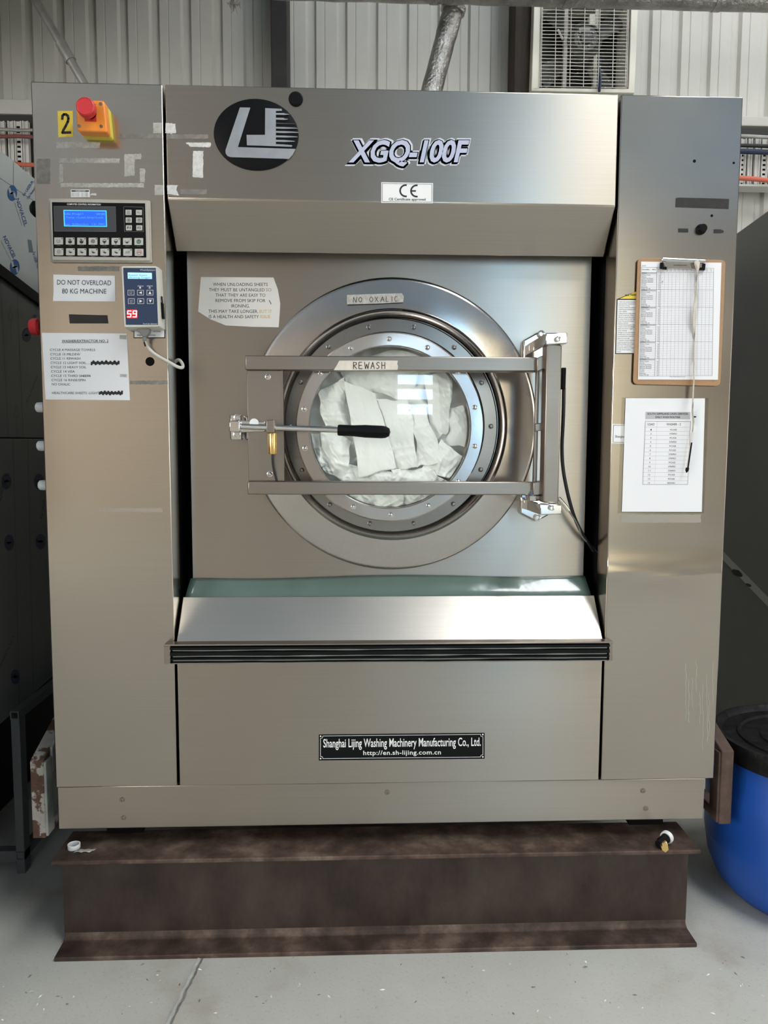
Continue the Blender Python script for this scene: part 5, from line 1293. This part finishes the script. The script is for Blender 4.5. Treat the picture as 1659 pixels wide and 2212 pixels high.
# lint clump
mb = MB(); p = aty(505, 4, 1.9)
for k in range(60):
    d = Vector((random.gauss(0, .014), random.gauss(0, .012), random.gauss(0, .012))); e = d + Vector((random.gauss(0, .012), random.gauss(0, .01), random.gauss(-.008, .012)))
    mb.tube([p + d, p + (d + e) / 2 + Vector((0, 0, random.gauss(0, .004))), p + e], .0018, 'dust', 5)
tag(mb.build('lint_clump'), 'grey clump of lint hanging at the top above the wall cladding', 'lint')
mb = MB().tube([p + Vector((0, 0, .02)), p + Vector((.002, 0, .35))], .001, 'dust', 5); mb.build('thread', bpy.data.objects['lint_clump'])
# slotted channels and cables on the wall below the rails
def channel(px_, y0, y1, Y, wpx, label, slots=True, mat='channel'):
    a = aty(px_ - wpx / 2, y0, Y); b = aty(px_ + wpx / 2, y0, Y); z1 = a.z; z0 = aty(px_, y1, Y).z
    mb = MB().box((a.x, Y, z0), (b.x, Y + .02, z1), mat).box((a.x, Y - .008, z0), (a.x + .006, Y, z1), mat).box((b.x - .006, Y - .008, z0), (b.x, Y, z1), mat)
    if slots:
        k = z0 + .015
        while k < z1 - .02: mb.box((a.x + .011, Y - .0006, k), (b.x - .011, Y + .004, k + .011), 'gap'); k += .026
    o = mb.build('slotted_channel'); tag(o, label, 'channel'); return o
YS = 2.36
WL = [(4, 12, False, 'narrow pale wall channel beside the left edge of the picture'), (23, 12, False, 'narrow pale wall channel second from the left edge'), (39, 16, True, 'slotted pale wall channel between two narrow ones at the left'), (55, 12, False, 'narrow pale wall channel nearest the washing machine at the left')]
for x, w_, s_, l_ in WL: channel(x, 262, 420, YS, w_, l_, s_)
WR = [(1606, 12, True, 'slotted pale wall channel nearest the washing machine at the right'), (1621, 9, False, 'narrow pale wall channel right of the slotted one by the machine'), (1637, 11, False, 'pale wall channel in the middle of the right group'), (1653, 14, True, 'slotted pale wall channel at the right edge of the picture')]
for x, w_, s_, l_ in WR: channel(x, 300, 405, YS, w_, l_, s_)
simple('recess_dark', (0.035, 0.035, 0.033), .8)
mb = MB(); a = aty(-60, 247, YS + .03); b = aty(585, 420, YS + .03); mb.box((a.x, YS + .03, b.z), (b.x, YS + .04, a.z), 'recess_dark'); struct(mb.build('trim_6'))
mb = MB(); a = aty(1400, 273, YS + .03); b = aty(1740, 400, YS + .03); mb.box((a.x, YS + .03, b.z), (b.x, YS + .04, a.z), 'recess_dark'); struct(mb.build('trim_7'))
def cable(pts, r, mat, label, name='cable', Y=2.28):
    mb = MB().tube([aty(x, y, Y) for x, y in pts], r, mat, 10, sub=2); return tag(mb.build(name), label, 'cable')
cable([(-40, 279), (20, 280), (45, 282), (80, 281), (160, 284)], .009, 'galv', 'grey cable along the top of the left wall channels')
cable([(-40, 294), (20, 295), (38, 294), (70, 296), (160, 298)], .010, 'cable_maroon', 'dark maroon cable across the left wall channels')
cable([(-40, 352), (40, 354), (48, 356), (72, 356), (160, 360)], .011, 'cable_orange', 'orange cable low on the wall at the left of the machine')
cable([(1500, 292), (1610, 294), (1659, 297), (1720, 299)], .010, 'galv', 'grey cable along the top of the right wall channels')
cable([(1500, 313), (1605, 314), (1659, 316), (1720, 318)], .010, 'cable_black', 'black cable across the right wall channels just above the blue one')
cable([(1500, 324), (1605, 327), (1659, 329), (1720, 331)], .014, 'cable_blue', 'thick navy cable across the right wall channels')
cable([(1500, 378), (1602, 385), (1625, 386), (1659, 390), (1720, 394)], .013, 'cable_orange', 'orange cable across the right wall channels')
mb = MB(); a = aty(1560, 396, 2.30); b = aty(1720, 404, 2.30); mb.box((a.x, 2.30, b.z), (b.x, 2.40, a.z), 'channel')
tag(mb.build('cable_tray', bevel=.003), 'pale flat cable tray under the orange cable at the right', 'tray')
# lint scraps over floor and flange
mb = MB()
for k in range(110):
    x = random.uniform(-.1, 1659); y = random.uniform(2060, 2205); p = atz(x, y, .001)
    if -.95 < p.x < .9 and p.y > -.065: continue
    s_ = random.uniform(.0012, .0045); an = random.uniform(0, 6.28)
    u_ = Vector((math.cos(an), math.sin(an), 0)) * s_ * random.uniform(1, 2.4); v_ = Vector((-math.sin(an), math.cos(an), 0)) * s_ * .7
    mb.add([p - u_, p - v_ * .7, p + u_, p + v_, p + Vector((0, 0, s_ * .8))], [(0, 1, 4), (1, 2, 4), (2, 3, 4), (3, 0, 4)], random.choice(['dust', 'white', 'joint']))
o = mb.build('floor_lint', fixn=False); tag(o, 'scattered lint crumbs on the concrete floor in front of the beam', 'lint'); o['kind'] = 'stuff'
print('OBJECTS', len(bpy.data.objects), 'VERTS', sum(len(o.data.vertices) for o in bpy.data.objects if o.type == 'MESH'))
